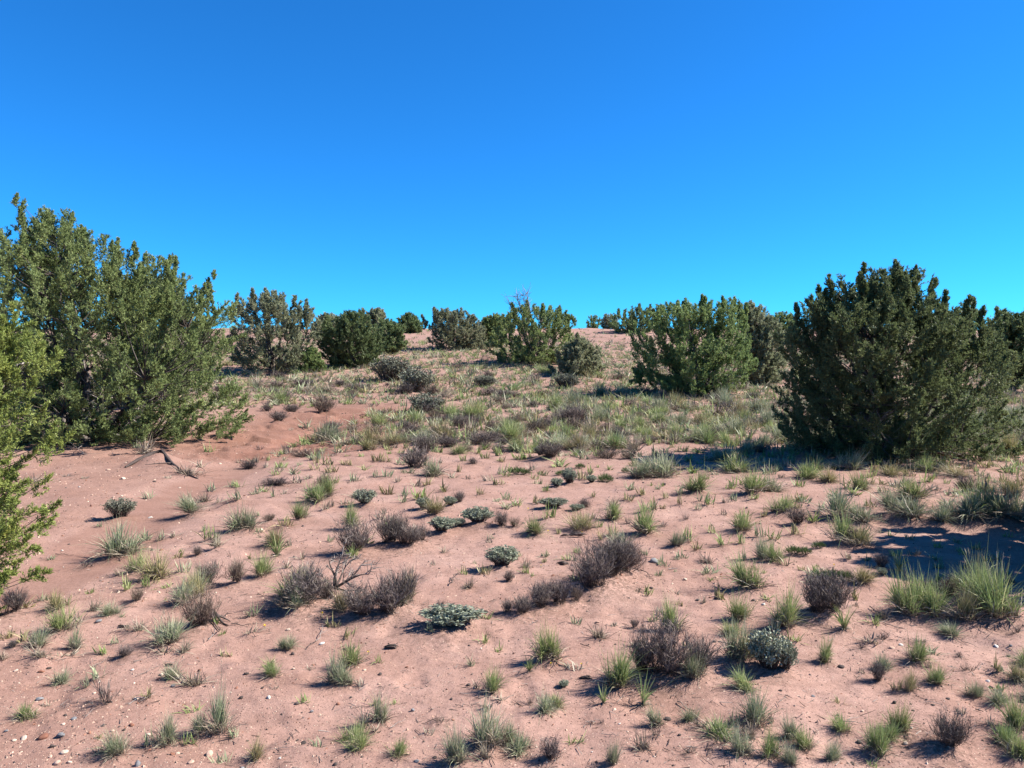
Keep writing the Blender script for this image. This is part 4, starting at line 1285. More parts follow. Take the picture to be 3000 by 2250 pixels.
# ------------------------------------------------------------------ small plant prototypes: unit height, unit width
def grass_proto(seed, n=150, spread=.5, lean=.55, wid=.016, droop=.35, fine=3, thatch=60):
    rng = np.random.default_rng(seed)
    g, d = Buf(), Buf()
    nc = int(rng.integers(4, 9)); ca = rng.uniform(0, 2 * pi, nc); cr_ = np.sqrt(rng.random(nc)) * .30
    cc = np.stack([np.cos(ca) * cr_, np.sin(ca) * cr_ * rng.uniform(.6, 1)], 1); ch = rng.uniform(.45, 1.0, nc); cw = rng.dirichlet(np.full(nc, 1.6)); ci = rng.choice(nc, n, p=cw)
    b = np.zeros((n, 3)); b[:, :2] = cc[ci] * .75 + rng.normal(0, .045, (n, 2))
    az = rng.uniform(0, 2 * pi, n); le = np.abs(rng.normal(0, lean, n))
    o = np.stack([np.cos(az), np.sin(az), np.zeros(n)], 1)
    bias = norm(np.append(rng.normal(size=2), 0)) * .15
    dr = norm(np.array([0, 0, 1.]) + o * le[:, None] * .55 + b * .9 + bias + rng.normal(0, .10, (n, 3)))
    L = rng.uniform(.35, 1.0, n) * ch[ci] * np.where(rng.random(n) < .05, 1.35, 1)
    dp = o * (.30 * le)[:, None] - np.array([0, 0, 1.]) * (droop * le ** 1.2)[:, None] + rng.normal(0, .10, (n, 3))
    g.add(*blades(rng, b, dr, L, wid * rng.uniform(.7, 1.4, n), dp, fine))
    if thatch:
        m = thatch; b2 = np.zeros((m, 3)); b2[:, :2] = cc[rng.integers(0, nc, m)] * .8 + rng.normal(0, .08, (m, 2))
        az = rng.uniform(0, 2 * pi, m); o = np.stack([np.cos(az), np.sin(az), np.zeros(m)], 1)
        dr = norm(np.array([0, 0, .6]) + o * rng.uniform(.2, 1.2, m)[:, None] + b2)
        d.add(*blades(rng, b2, dr, rng.uniform(.2, .65, m), wid * rng.uniform(.7, 1.3, m), o * .2 - np.array([0, 0, .22]) + rng.normal(0, .1, (m, 3)), 2))
    return g, d

def rosette_proto(seed):
    rng = np.random.default_rng(seed); n = 26
    az = rng.uniform(0, 2 * pi, n); o = np.stack([np.cos(az), np.sin(az), np.zeros(n)], 1); le = rng.uniform(.15, 1.1, n)
    g, d = Buf(), Buf()
    b = rng.normal(0, .03, (n, 3)) * [1, 1, 0]
    g.add(*blades(rng, b, norm(np.array([0, 0, 1.]) + o * le[:, None]), rng.uniform(.7, 1.1, n), .055 * rng.uniform(.7, 1.3, n), o * .25 - np.array([0, 0, 1.]) * (.45 * le ** 2)[:, None], 6))
    m = 24; az = rng.uniform(0, 2 * pi, m); o = np.stack([np.cos(az), np.sin(az), np.zeros(m)], 1)
    d.add(*blades(rng, rng.normal(0, .04, (m, 3)) * [1, 1, 0], norm(np.array([0, 0, .5]) + o), rng.uniform(.3, .6, m), .03, -np.array([0, 0, .4]) + o * .1, 3))
    return g, d

def twig_proto(seed, n=64, sub=5, thick=.006, dome=.5, up=1.0, subl=.42, fuzz=True):
    """dome of thin dry stems, each forking"""
    rng = np.random.default_rng(seed)
    g, w = Buf(), Buf()
    nc = int(rng.integers(4, 8)); ca = rng.uniform(0, 2 * pi, nc); cr_ = np.sqrt(rng.random(nc)) * .26
    cc = np.stack([np.cos(ca) * cr_, np.sin(ca) * cr_], 1); ch = rng.uniform(.5, 1.0, nc); cs = rng.uniform(.55, 1.0, nc); ci = rng.integers(0, nc, n)
    b = np.zeros((n, 3)); b[:, :2] = cc[ci] * .7 + rng.normal(0, .05, (n, 2))
    az = rng.uniform(0, 2 * pi, n); rr = np.sqrt(rng.random(n)) * dome * .72 * cs[ci]
    top = np.stack([cc[ci, 0] + np.cos(az) * rr, cc[ci, 1] + np.sin(az) * rr, up * ch[ci] * (.45 + .6 * np.sqrt(np.clip(1 - (rr / dome / .75) ** 2, 0, 1))) * rng.uniform(.5, 1.0, n) * np.where(rng.random(n) < .07, 1.3, 1)], 1)
    c1 = b + (top - b) * np.array([.45, .45, .25]) + rng.normal(0, .03, (n, 3)); c2 = b + (top - b) * np.array([.8, .8, .65]) + rng.normal(0, .04, (n, 3))
    P = bez(b, c1, c2, top, 7)
    P[..., 2] = np.maximum(P[..., 2], -.02)
    w.add(*tubes(rng, P, np.linspace(1, .35, 7)[None] * thick * rng.uniform(.8, 1.8, n)[:, None], 3))
    m = n * sub; q = np.repeat(np.arange(n), sub); k = rng.integers(2, 7, m)
    s = P[q, k]; dr = norm(P[q, np.minimum(k + 1, 6)] - P[q, k - 1]) 
    e_d = norm(dr + rng.normal(0, .42, (m, 3)) + np.array([0, 0, .35]))
    L = subl * rng.uniform(.45, 1.1, m)
    g.add(*blades(rng, s, e_d, L, thick * 1.9 * rng.uniform(.8, 1.4, m), rng.normal(0, .1, (m, 3)), 3))
    if fuzz:
        m2 = m * 2; q = rng.integers(0, m, m2)
        s2 = s[q] + e_d[q] * (L[q] * rng.uniform(.2, .9, m2))[:, None]
        g.add(*blades(rng, s2, norm(e_d[q] + rng.normal(0, .5, (m2, 3)) + np.array([0, 0, .25])), subl * .45 * rng.uniform(.4, 1, m2), thick * 1.3, None, 2))
    return g, w

def leaf_proto(seed, n=70, leaves=9, size=(.13, .055), dome=.5, hgt=1.0, low=.25):
    """mat or bush of short stems ending in little rosettes of pale leaves"""
    rng = np.random.default_rng(seed)
    g, w = Buf(), Buf()
    az = rng.uniform(0, 2 * pi, n); rr = np.sqrt(rng.random(n)) * dome * (1 + .35 * vnoise(az * 1.6, az * 0 + seed, seed))
    top = np.stack([np.cos(az) * rr, np.sin(az) * rr, hgt * (low + (.9 - low) * np.sqrt(np.clip(1 - (rr / dome / 1.15) ** 2, 0, 1))) * rng.uniform(.55, 1.0, n)], 1)
    b = top * np.array([.35, .35, 0]) + rng.normal(0, .03, (n, 3)) * [1, 1, 0]
    P = bez(b, b + (top - b) * [.3, .3, .4], b + (top - b) * [.7, .7, .75] + rng.normal(0, .03, (n, 3)), top, 6)
    w.add(*tubes(rng, P, np.linspace(1, .5, 6)[None] * .010 * rng.uniform(.7, 1.3, n)[:, None], 3))
    for lev, cnt in ((5, leaves), (4, leaves), (3, leaves // 2), (2, leaves // 3)):
        m = n * cnt; q = np.repeat(np.arange(n), cnt)
        dd = norm(rng.normal(0, 1, (m, 3)) * [1, 1, .7] + np.array([0, 0, .45]) + (top[q] - b[q]) * .6)
        g.add(*diamonds(rng, P[q, lev] + rng.normal(0, .02, (m, 3)), dd, size[0] * rng.uniform(.6, 1.2, m), size[1] * rng.uniform(.7, 1.2, m)))
    return g, w

def cushion_proto(seed):
    rng = np.random.default_rng(seed); g, w = Buf(), Buf(); n = 420
    az = rng.uniform(0, 2 * pi, n); rr = np.sqrt(rng.random(n)) * .5 * (1 + .4 * vnoise(az * 1.4, az * 0, seed))
    b = np.stack([np.cos(az) * rr, np.sin(az) * rr, .55 * np.sqrt(np.clip(1 - (rr / .62) ** 2, 0, 1)) * rng.uniform(.3, 1, n)], 1)
    g.add(*blades(rng, b, norm(b * [1.4, 1.4, 1] + [0, 0, .7] + rng.normal(0, .35, (n, 3))), rng.uniform(.2, .5, n), .03, None, 2))
    m = 40; az = rng.uniform(0, 2 * pi, m); e = np.stack([np.cos(az) * .4, np.sin(az) * .4, np.full(m, .15)], 1)
    w.add(*tubes(rng, bez(e * 0, e * .3, e * .7 + rng.normal(0, .03, (m, 3)), e, 5), np.full((m, 5), .012), 3))
    return g, w

def stalk_buf(seed, n=5):
    rng = np.random.default_rng(seed); b = Buf()
    az = rng.uniform(0, 2 * pi, n); o = np.stack([np.cos(az), np.sin(az), np.zeros(n)], 1)
    p0 = o * .06; p1 = o * rng.uniform(.1, .4, n)[:, None] + np.array([0, 0, 1.]) * rng.uniform(1.2, 1.65, n)[:, None]
    P = bez(p0, p0 + (p1 - p0) * [.2, .2, .4], p0 + (p1 - p0) * [.5, .5, .75], p1, 7)
    b.add(*tubes(rng, P, np.full((n, 7), .006), 3))
    Hd = np.stack([p1 - norm(P[:, -1] - P[:, -2]) * f for f in (.22, .17, .08, 0)], 1)
    b.add(*tubes(rng, Hd, np.array([[.006, .016, .014, .003]]).repeat(n, 0), 4))
    return b

def unit(bufs, pz=95, pr=91):
    """scale a prototype so that it stands one unit high and spreads one unit wide"""
    V = np.concatenate([v for q in bufs for v in q.V])
    sz = 1 / np.percentile(V[:, 2], pz); sr = .5 / np.percentile(np.hypot(V[:, 0], V[:, 1]), pr)
    for q in bufs: q.V = [v * np.array([sr, sr, sz], np.float32) for v in q.V]
def build_pair(name_a, name_b, g, d, ma, mb):
    if not getattr(g, 'done', False): unit([q for q in (g, d) if q.n], *((96, 86) if 'blades' in name_a else (95, 91))); g.done = d.done = True
    return (name_a, g.mesh(name_a, [M[ma]])), ((name_b, d.mesh(name_b, [M[mb]])) if d.n else None)

PROTO = {}
def reg(k, items): PROTO[k] = items
GP = [grass_proto(100 + i, n=int(360 + 30 * (i % 4)), thatch=150, spread=.35 + .05 * (i % 4), lean=.55 + .11 * (i % 4), droop=.3 + .15 * (i % 3), wid=.0125) for i in range(14)]
reg('g', [build_pair("green_blades", "dry_blades", g, d, 'grass', 'thatch') for g, d in GP])
reg('b', [build_pair("green_blades", "dry_blades", g, d, 'grass_blue', 'thatch') for g, d in GP[::-1]])
reg('o', [build_pair("olive_blades", "dry_blades", g, d, 'grass_olive', 'thatch') for g, d in GP[2:]])
YP = [grass_proto(140 + i, n=90, spread=.6, lean=.8, droop=.3, wid=.02, thatch=46) for i in range(5)]
reg('y', [build_pair("straw_blades", "dry_blades", g, d, 'thatch' if i % 2 else 'straw', 'thatch') for i, (g, d) in enumerate(YP)])
reg('v', [build_pair("stiff_leaves", "dry_blades", *rosette_proto(160 + i), 'grass', 'straw') for i in range(4)])
reg('d', [build_pair("fine_twigs", "woody_stems", *twig_proto(180 + i, n=80, sub=6, thick=.0055), 'twig' if i % 3 else 'twig_brown', 'darkwood') for i in range(6)])
reg('D', [build_pair("fine_twigs", "woody_stems", *twig_proto(200 + i, n=150, sub=8, thick=.0036, subl=.28), 'twig', 'darkwood') for i in range(6)])
reg('B', [build_pair("fine_twigs", "woody_stems", *twig_proto(220, n=170, sub=8, thick=.0036, subl=.26), 'twig_brown', 'darkwood')])
reg('s', [build_pair("silver_leaves", "woody_stems", *leaf_proto(230 + i, n=130, leaves=10, size=(.085, .036)), 'sage', 'darkwood') for i in range(5)])
reg('S', [build_pair("grey_leaves", "woody_stems", *leaf_proto(240 + i, n=120, leaves=10, size=(.085, .028), low=.45), 'sagebrush', 'darkwood') for i in range(4)])
reg('k', [build_pair("cushion_leaves", "woody_stems", *cushion_proto(250 + i), 'cushion', 'darkwood') for i in range(4)])
reg('w', [build_pair("fine_twigs", "woody_stems", *twig_proto(260 + i, n=22, sub=4, thick=.009, up=.7, fuzz=False), 'twig_brown' if i % 2 else 'twig', 'darkwood') for i in range(5)])
STALK = [stalk_buf(270 + i).mesh("seed_stalks", [M['straw']]) for i in range(4)]

# ------------------------------------------------------------------ labels: what a plant is next to
KIND = {'g': ("grass_tuft", "green grass tuft", "grass tuft", "green grass tufts on the sand"), 'b': ("grass_tuft", "grey-green grass tuft", "grass tuft", "green grass tufts on the sand"),
        'o': ("grass_tuft", "olive grass tuft", "grass tuft", "green grass tufts on the sand"), 'y': ("dry_grass_tuft", "dry straw tuft", "grass tuft", "dry grass tufts on the sand"),
        'v': ("spiky_rosette", "spiky green rosette", "plant", "spiky rosettes on the sand"), 'd': ("dry_shrub", "dry grey twig shrub", "shrub", "grey twiggy shrubs"),
        'D': ("dry_shrub", "dense dark twig shrub", "shrub", "grey twiggy shrubs"), 'B': ("dry_shrub", "brown twig shrub", "shrub", "grey twiggy shrubs"),
        's': ("silver_sage", "silver-leaved mat", "shrub", "silver-leaved mats"), 'S': ("sagebrush", "grey sagebrush", "shrub", "sagebrush bushes"),
        'k': ("cushion_plant", "dark green cushion plant", "plant", "dark green cushion plants"), 'w': ("twig_bundle", "sparse bare twig bundle", "dead twigs", "bare twig bundles")}
LAND = [(u, v, s, 'the ' + s) for u, v, s in TREES if s not in ("shade tree", "hidden juniper", "second hidden juniper", "near branch tips")] + [(p['u'], p['v'], p['short'], 'the ' + p['short']) for p in plants if p['short']]
LU, LV = np.array([l[0] for l in LAND]), np.array([l[1] for l in LAND])
ORD = ["closest", "second closest", "third closest", "fourth closest", "fifth closest", "sixth closest", "seventh closest", "eighth closest", "ninth closest", "tenth closest"]
ORD += [f"{a}-closest" for a in ("eleventh", "twelfth", "thirteenth", "fourteenth", "fifteenth", "sixteenth", "seventeenth", "eighteenth", "nineteenth", "twentieth", "twenty-first", "twenty-second", "twenty-third", "twenty-fourth", "twenty-fifth", "twenty-sixth", "twenty-seventh", "twenty-eighth", "twenty-ninth", "thirtieth", "thirty-first", "thirty-second", "thirty-third", "thirty-fourth", "thirty-fifth", "thirty-sixth", "thirty-seventh", "thirty-eighth", "thirty-ninth", "fortieth")]
def relation(items):
    """items: dicts with u, v, noun; gives each a label that names its neighbour, the side it is on, and its rank there"""
    groups = {}
    for it in items:
        d = np.hypot(LU - it['u'], 1.6 * (LV - it['v']))
        if it.get('short'): d = np.where((np.abs(LU - it['u']) < .1) & (np.abs(LV - it['v']) < .1), 1e9, d)
        i = int(d.argmin())
        du, dv = it['u'] - LU[i], 1.6 * (it['v'] - LV[i])
        side = ("right of" if du > 0 else "left of") if abs(du) > abs(dv) else ("in front of" if dv > 0 else "behind")
        groups.setdefault((it['noun'], i, side), []).append((d[i], it))
    for (noun, i, side), lst in groups.items():
        lst.sort(key=lambda q: q[0])
        for r, (_, it) in enumerate(lst):
            if r >= len(ORD): it['label'] = f"{noun} standing far {side} {LAND[i][3]}, out of {len(lst)} such"; it['noun'] = noun; continue
            it['label'] = f"{noun} {side} {LAND[i][3]}" + ("" if len(lst) == 1 else f", {ORD[min(r, len(ORD) - 1)]}")

def size_word(p):
    a = p['H']
    return "tiny " if a < .06 else "small " if a < .11 else "tall " if a > .24 else "middling " if a > .17 else ""

for p in plants: p['px'] = p['h'] * p['w']
GRASS, BRUSH = 'gbo', 'dDB'
ind, rest = [], []
for ks, lim in ((GRASS, 300), ('y', 120), (BRUSH, 290), ('v', 300), ('sS', 300), ('k', 300), ('w', 300)):
    ps = sorted([p for p in plants if p['k'] in ks], key=lambda p: (-(p['short'] is not None), -p['px']))
    ind += ps[:lim]; rest += ps[lim:]
lab = []
for p in ind:
    if p['full']: p['label'] = p['full']
    else:
        p['noun'] = size_word(p) + KIND[p['k']][1]; lab.append(p)
relation(lab)
_seen = set()
for p in lab:
    if len(p['label'].replace('-', ' ').split()) > 16 and p['label'].split()[0] in ('tiny', 'small', 'tall', 'middling'): p['label'] = p['label'].replace(p['label'].split()[0] + ' dry grey twig shrub', 'dull grey twig shrub').split(' ', 0)[0] if 'dry grey twig shrub' in p['label'] else p['label'].split(' ', 1)[1]

pz = gz([p['x'] for p in plants], [p['y'] for p in plants])
for p, z in zip(plants, pz): p['z'] = float(z)
rp = np.random.default_rng(5)
STALKED = {"bright seed-headed grass": 2, "fan-shaped green tuft": 1, "back bright patch": 1, "first bright patch": 1, "arching tuft at the shade edge": 1, "giant grass mound": 1, "tall tuft behind the sprawling shrub": 1, "sea-green clump": 1, "largest bright clump": 1}
for p in ind:
    nm, _, cat, grp = KIND[p['k']]
    pr = PROTO[p['k']]
    (na_, ma_), sec = pr[rp.integers(len(pr))]
    root = link(nm, None); root.empty_display_size = .05
    root.location = (p['x'], p['y'], p['z'] - .004)
    root.rotation_euler = (rp.normal(0, .05), rp.normal(0, .05), rp.uniform(0, 2 * pi))
    k = p['k']
    if k in 'gboyv':
        w = np.clip(p['W'], .8 * p['H'], 3.2 * p['H']) * rp.uniform(.92, 1.1)
        root.scale = (w, w * rp.uniform(.85, 1.1), p['H'] * rp.uniform(.98, 1.1))
    else:
        w = p['W']
        root.rotation_euler[2] = rp.choice([0, pi]) + rp.normal(0, .25) if w > 1.8 * p['H'] else root.rotation_euler[2]
        dp_ = min(w, max(1.5 * p['H'], .55 * w))
        root.scale = (w, dp_, p['H'])
    tag(root, p['label'], cat, grp)
    link(na_, ma_, root)
    if sec: link(sec[0], sec[1], root)
    if p['short'] in STALKED: link("seed_stalks", STALK[rp.integers(4)], root)

# the rest of the ground cover: grass and brush beyond the ones that can be told apart
def cover_mesh(name, ps, matkeys, protos):
    B = {}
    rng = np.random.default_rng(9)
    V_, T_, r_, t_, m_ = [], [], [], [], []; n0 = 0
    arr = [g.arrays() for g in protos]
    for p in ps:
        v, t, r, tt, _ = arr[rng.integers(len(arr))]
        a = rng.uniform(0, 2 * pi); c, s = cos(a), sin(a)
        w = p['W']
        x = (v[:, 0] * c - v[:, 1] * s) * w + p['x']; y = (v[:, 0] * s + v[:, 1] * c) * w + p['y']
        V_.append(np.stack([x, y, v[:, 2] * p['H'] + p['z'] - .005], 1)); T_.append(t + n0); n0 += len(v)
        r_.append(np.clip(r * .6 + rng.random() * .4, 0, 1)); t_.append(tt); m_.append(np.full(len(t), matkeys[p['k']], np.int32))
    mats = [M[x] for x in matkeys['mats']]
    me = mesh_from(name, np.concatenate(V_), np.concatenate(T_), mats, {"rnd": np.concatenate(r_), "tt": np.concatenate(t_)}, np.concatenate(m_))
    return tag(link(name, me), kind='stuff')
def lite_grass(seed, n, wid, S):
    g = grass_proto(seed, n=n, lean=.6, wid=wid, fine=S, thatch=0)[0]; unit([g], 95, 84); return g
def lite_twig(seed, n, wd):
    rng = np.random.default_rng(seed); b = Buf()
    az = rng.uniform(0, 2 * pi, n); rr = np.sqrt(rng.random(n)) * .5
    o = np.stack([np.cos(az) * rr, np.sin(az) * rr, np.zeros(n)], 1)
    b.add(*blades(rng, o * .45, norm(o * .9 + rng.normal(0, .12, (n, 3)) + [0, 0, .6]), rng.uniform(.45, 1, n), wd, None, 1 if n < 20 else 2))
    unit([b]); return b
gr = [p for p in rest if p['k'] in 'gboy']; br = [p for p in rest if p['k'] in 'dDB']
mk = {'g': 0, 'b': 1, 'o': 2, 'y': 3, 'mats': ['grass', 'grass_blue', 'grass_olive', 'straw']}
for nm, f, S, n, wd in (("grass", lambda p: p['y'] <= 22, 2, 25, .046), ("distant_grass", lambda p: p['y'] > 22, 1, 18, .075)):
    q = [p for p in gr if f(p)]
    if q: tag(cover_mesh(nm, q, mk, [lite_grass(300 + i, n, wd, S) for i in range(6)]))
for nm, f, n, wd in (("brush", lambda p: p['y'] <= 22, 30, .045), ("distant_brush", lambda p: p['y'] > 22, 14, .09)):
    q = [p for p in br if f(p)]
    if q: cover_mesh(nm, q, {'d': 0, 'D': 0, 'B': 0, 'mats': ['twig']}, [lite_twig(320 + i, n, wd) for i in range(5)])

# ------------------------------------------------------------------ stones
def stone_mesh(seed, mat):
    rng = np.random.default_rng(seed)
    import bmesh
    bm = bmesh.new(); bmesh.ops.create_icosphere(bm, subdivisions=2, radius=.5)
    P = np.array([v.co for v in bm.verts])
    for _ in range(7):                                           # knock flats off a rounded lump
        nrm = norm(rng.normal(size=3)); d = rng.uniform(.26, .42)
        s = P @ nrm - d; P = P - np.maximum(s, 0)[:, None] * nrm * .92
    P += .035 * np.stack([vnoise(P[:, 0] * 5 + i * 7, P[:, 1] * 5 + P[:, 2] * 4, seed + i) for i in range(3)], 1)
    P *= [1, rng.uniform(.7, .95), rng.uniform(.8, 1.0)]
    for v, c in zip(bm.verts, P): v.co = c
    me = bpy.data.meshes.new("stone"); bm.to_mesh(me); bm.free()
    at = me.attributes.new("rnd", 'FLOAT', 'POINT'); at.data.foreach_set("value", np.full(len(P), rng.random(), np.float32))
    me.materials.append(M[mat]); me.shade_smooth()
    return me
SM = {c: [stone_mesh(400 + 10 * k + i, 'stone_' + c) for i in range(4)] for k, c in enumerate(("pale", "white", "dark", "grey", "reddish", "sandy"))}
stones = []
for ox, oy, s, f, rest_ in parse(STONES):
    if f[4] == 'x': continue
    x, y, h, w = map(float, f[:4])
    stones.append(dict(u=ox + x / s, v=oy + y / s, h=h / s, w=w / s, c=f[4]))
X, Y = cast(np.array([q['u'] for q in stones]), np.array([q['v'] for q in stones]), h_smooth)
Z = gz(X, Y)
for q, x, y in zip(stones, X, Y): q['noun'] = ("small " if q['w'] < 11 else "large " if q['w'] > 22 else "") + q['c'] + " stone"
relation(stones)
for q, x, y, z in zip(stones, X, Y, Z):
    sc = y / FPX; w = q['w'] * sc * 1.05; h = max(q['h'] * sc * .95, .5 * w)
    o = link("stone", SM[q['c']][rp.integers(4)])
    o.location = (x, y + w * .3, z + h * .18); o.scale = (w, w * rp.uniform(.8, 1.1), h)
    o.rotation_euler = (rp.normal(0, .2), rp.normal(0, .2), rp.uniform(0, 2 * pi))
    tag(o, q['label'] + ("" if len(q['label'].split()) > 3 else " on sand"), "stone", "stones lying on the sand")

# gravel too small to pick apart
def gravel():
    rng = np.random.default_rng(88)
    B = Buf()
    base = np.array([(-.5, -.3, 0), (.45, -.35, 0), (.5, .3, 0), (-.4, .4, 0), (-.15, -.1, .5), (.25, .1, .42)])
    F = np.array([(0, 1, 4), (1, 5, 4), (1, 2, 5), (2, 3, 5), (3, 4, 5), (3, 0, 4)])
    parts = []
    for n, ymax, lo, hi in ((42000, 8, .0080, .022), (24000, 20, .017, .042)):
        y = 2.6 * np.exp(rng.random(n) * np.log(ymax / 2.6)); x = rng.uniform(-.8, .8, n) * y
        if ymax > 10: y = rng.uniform(5, 20, n); x = rng.uniform(-.75, .5, n) * y
        w, r, g, *_ = soil(x, y)
        dn = (.42 + .8 * g + .55 * r + .25 * np.clip(fbm(x * 1.5, y * 1.5, 61, 3), -.5, 1)) * (1 - .96 * w)
        k = rng.random(n) < dn
        parts.append((x[k], y[k], rng.lognormal(math.log(lo), .45, k.sum()).clip(lo * .5, hi)))
    x, y, s = map(np.concatenate, zip(*parts)); z = gz(x, y); n = len(x)
    a = rng.uniform(0, 2 * pi, n); c, sn = np.cos(a), np.sin(a)
    P = base[None] * (1 + rng.normal(0, .18, (n, 6, 3))) * np.stack([s, s * rng.uniform(.6, 1, n), s * rng.uniform(.7, 1.1, n)], 1)[:, None]
    Vx = P[..., 0] * c[:, None] - P[..., 1] * sn[:, None] + x[:, None]; Vy = P[..., 0] * sn[:, None] + P[..., 1] * c[:, None] + y[:, None]
    Vv = np.stack([Vx, Vy, P[..., 2] + z[:, None] - .22 * s[:, None]], -1).reshape(-1, 3)
    T = (np.arange(n)[:, None, None] * 6 + F[None]).reshape(-1, 3)
    col = rng.choice(4, n, p=[.16, .40, .26, .18])
    me = mesh_from("gravel", Vv, T, [M['stone_pale'], M['stone_sandy'], M['stone_dark'], M['stone_reddish']], {"rnd": np.repeat(rng.random(n), 6)}, np.repeat(col, 6), flat=True)
    return tag(link("gravel", me), kind='stuff')
gravel()

# ------------------------------------------------------------------ sticks, roots, litter, flowers
tone = {'dark': ('darkwood', 'dark'), 'grey': ('twig_wood', 'grey'), 'pale': ('deadwood', 'bleached')}
M['twig_wood'] = plain("grey_stick_wood", [(0, (.10, .08, .07)), (.5, (.19, .155, .135)), (1, (.30, .26, .23))], nscale=40)
sticks = []
for ox, oy, s, f, rest_ in parse(STICKS):
    if f[5] == 'x': continue
    a = list(map(float, f[:5]))
    sticks.append(dict(u0=ox + a[0] / s, v0=oy + a[1] / s, u1=ox + a[2] / s, v1=oy + a[3] / s, t=a[4] / s, c=f[5], u=ox + (a[0] + a[2]) / 2 / s, v=oy + (a[1] + a[3]) / 2 / s, noun="fallen " + tone[f[5]][1] + " stick"))
relation(sticks)
for q in sticks:
    rng = np.random.default_rng(int(q['u']))
    X, Y = cast([q['u0'], q['u1']], [q['v0'], q['v1']], h_smooth)
    t = np.linspace(0, 1, 9); L = np.hypot(X[1] - X[0], Y[1] - Y[0])
    px = X[0] + (X[1] - X[0]) * t; py = Y[0] + (Y[1] - Y[0]) * t
    nx, ny = -(Y[1] - Y[0]) / L, (X[1] - X[0]) / L
    off = L * .09 * (np.sin(t * pi) * rng.uniform(-1, 1) + .5 * rng.normal(0, .5, 9) * np.sin(t * pi))
    r = q['t'] * Y[0] / FPX * .5
    P = np.stack([px + nx * off, py + ny * off, 0 * t], 1); P[:, 2] = gz(P[:, 0], P[:, 1]) + r * .8 + .004 + .05 * L * np.abs(np.sin(t * 5 + rng.uniform(0, 6))) 
    o0 = P[4].copy()
    b = Buf(); b.add(*tubes(rng, (P - o0)[None], np.linspace(1, .45, 9)[None] * r * 1.15, 5))
    root = link("stick", b.mesh("stick", [M[tone[q['c']][0]]])); root.location = o0
    m = 3; s0 = P[rng.integers(2, 8, m)] - o0; e = s0 + norm(rng.normal(0, 1, (m, 3)) * [1, 1, .4] + [0, 0, .4]) * L * .22
    f_ = Buf(); f_.add(*tubes(rng, bez(s0, s0 * .6 + e * .4, s0 * .3 + e * .7 + rng.normal(0, .01, (m, 3)), e, 5), np.linspace(1, .4, 5)[None].repeat(m, 0) * r * .5, 3))
    link("fork", f_.mesh("fork", [M[tone[q['c']][0]]]), root)
    tag(root, q['label'], "stick", "sticks fallen on the sand")

def branchy(seed, foot, tips, r0, subs=5, sub_len=.3, mat='darkwood'):
    """forking dead wood: limbs from foot to tips (world points), then side twigs twice over"""
    rng = np.random.default_rng(seed); foot = np.asarray(foot, float); tips = np.asarray(tips, float); n = len(tips)
    o = Buf(); f = np.repeat(foot[None], n, 0); d = tips - f
    P = bez(f, f + d * .3 + rng.normal(0, .08, (n, 3)) * np.linalg.norm(d, axis=1)[:, None], f + d * .7 + rng.normal(0, .08, (n, 3)) * np.linalg.norm(d, axis=1)[:, None], tips, 9)
    o.add(*tubes(rng, P - foot, np.linspace(1, .25, 9)[None] * r0 * rng.uniform(.7, 1.1, n)[:, None], 5))
    tw = Buf(); cur, dirs, ln, rr = P, norm(d), np.linalg.norm(d, axis=1) * sub_len * 1.6, r0 * .45
    for _ in range(2):
        m = len(cur) * subs; q = np.repeat(np.arange(len(cur)), subs); k = rng.integers(2, cur.shape[1], m)
        s = cur[q, k]; nd = norm(dirs[q] + rng.normal(0, .62, (m, 3))); e = s + nd * (ln[q] * rng.uniform(.4, 1, m))[:, None]
        C = bez(s, s + (e - s) * .35 + rng.normal(0, .1, (m, 3)) * ln[q][:, None], s + (e - s) * .75 + rng.normal(0, .1, (m, 3)) * ln[q][:, None], e, 6)
        tw.add(*tubes(rng, C - foot, np.linspace(1, .4, 6)[None].repeat(m, 0) * rr, 3))
        cur, dirs, ln, rr = C, nd, ln[q] * .55, rr * .6
    return o, tw

def P3(view, x, y, lift=0.0, dy=0.0):
    ox, oy, s = VIEWS[view]
    X, Y = cast(ox + x / s, oy + y / s, h_smooth)
    return float(X[0]), float(Y[0])
# the bare dead branch lying over the dark mound
fx, fy = P3('F', 650, 215)
fy += .10; fz = float(gz(fx, fy)[0]) + .06; sc = fy / FPX / 2.9493
tips = [(fx + (tx - 650) * sc, fy + dy, fz + (215 - ty) * sc * .95) for tx, ty, dy in ((870, 20, .05), (960, 70, -.05), (700, -80, .12), (590, -20, .05), (520, 80, -.02), (880, 170, -.16), (740, 40, .18))]
o, tw = branchy(3, (fx, fy, fz), tips, .011, subs=5)
root = link("dead_branch", o.mesh("dead_branch", [M['darkwood']])); root.location = (fx, fy, fz)
link("twigs", tw.mesh("twigs", [M['twig_wood']]), root)
tag(root, "bare forking dead branch sticking out of the dark twiggy mound", "branch")
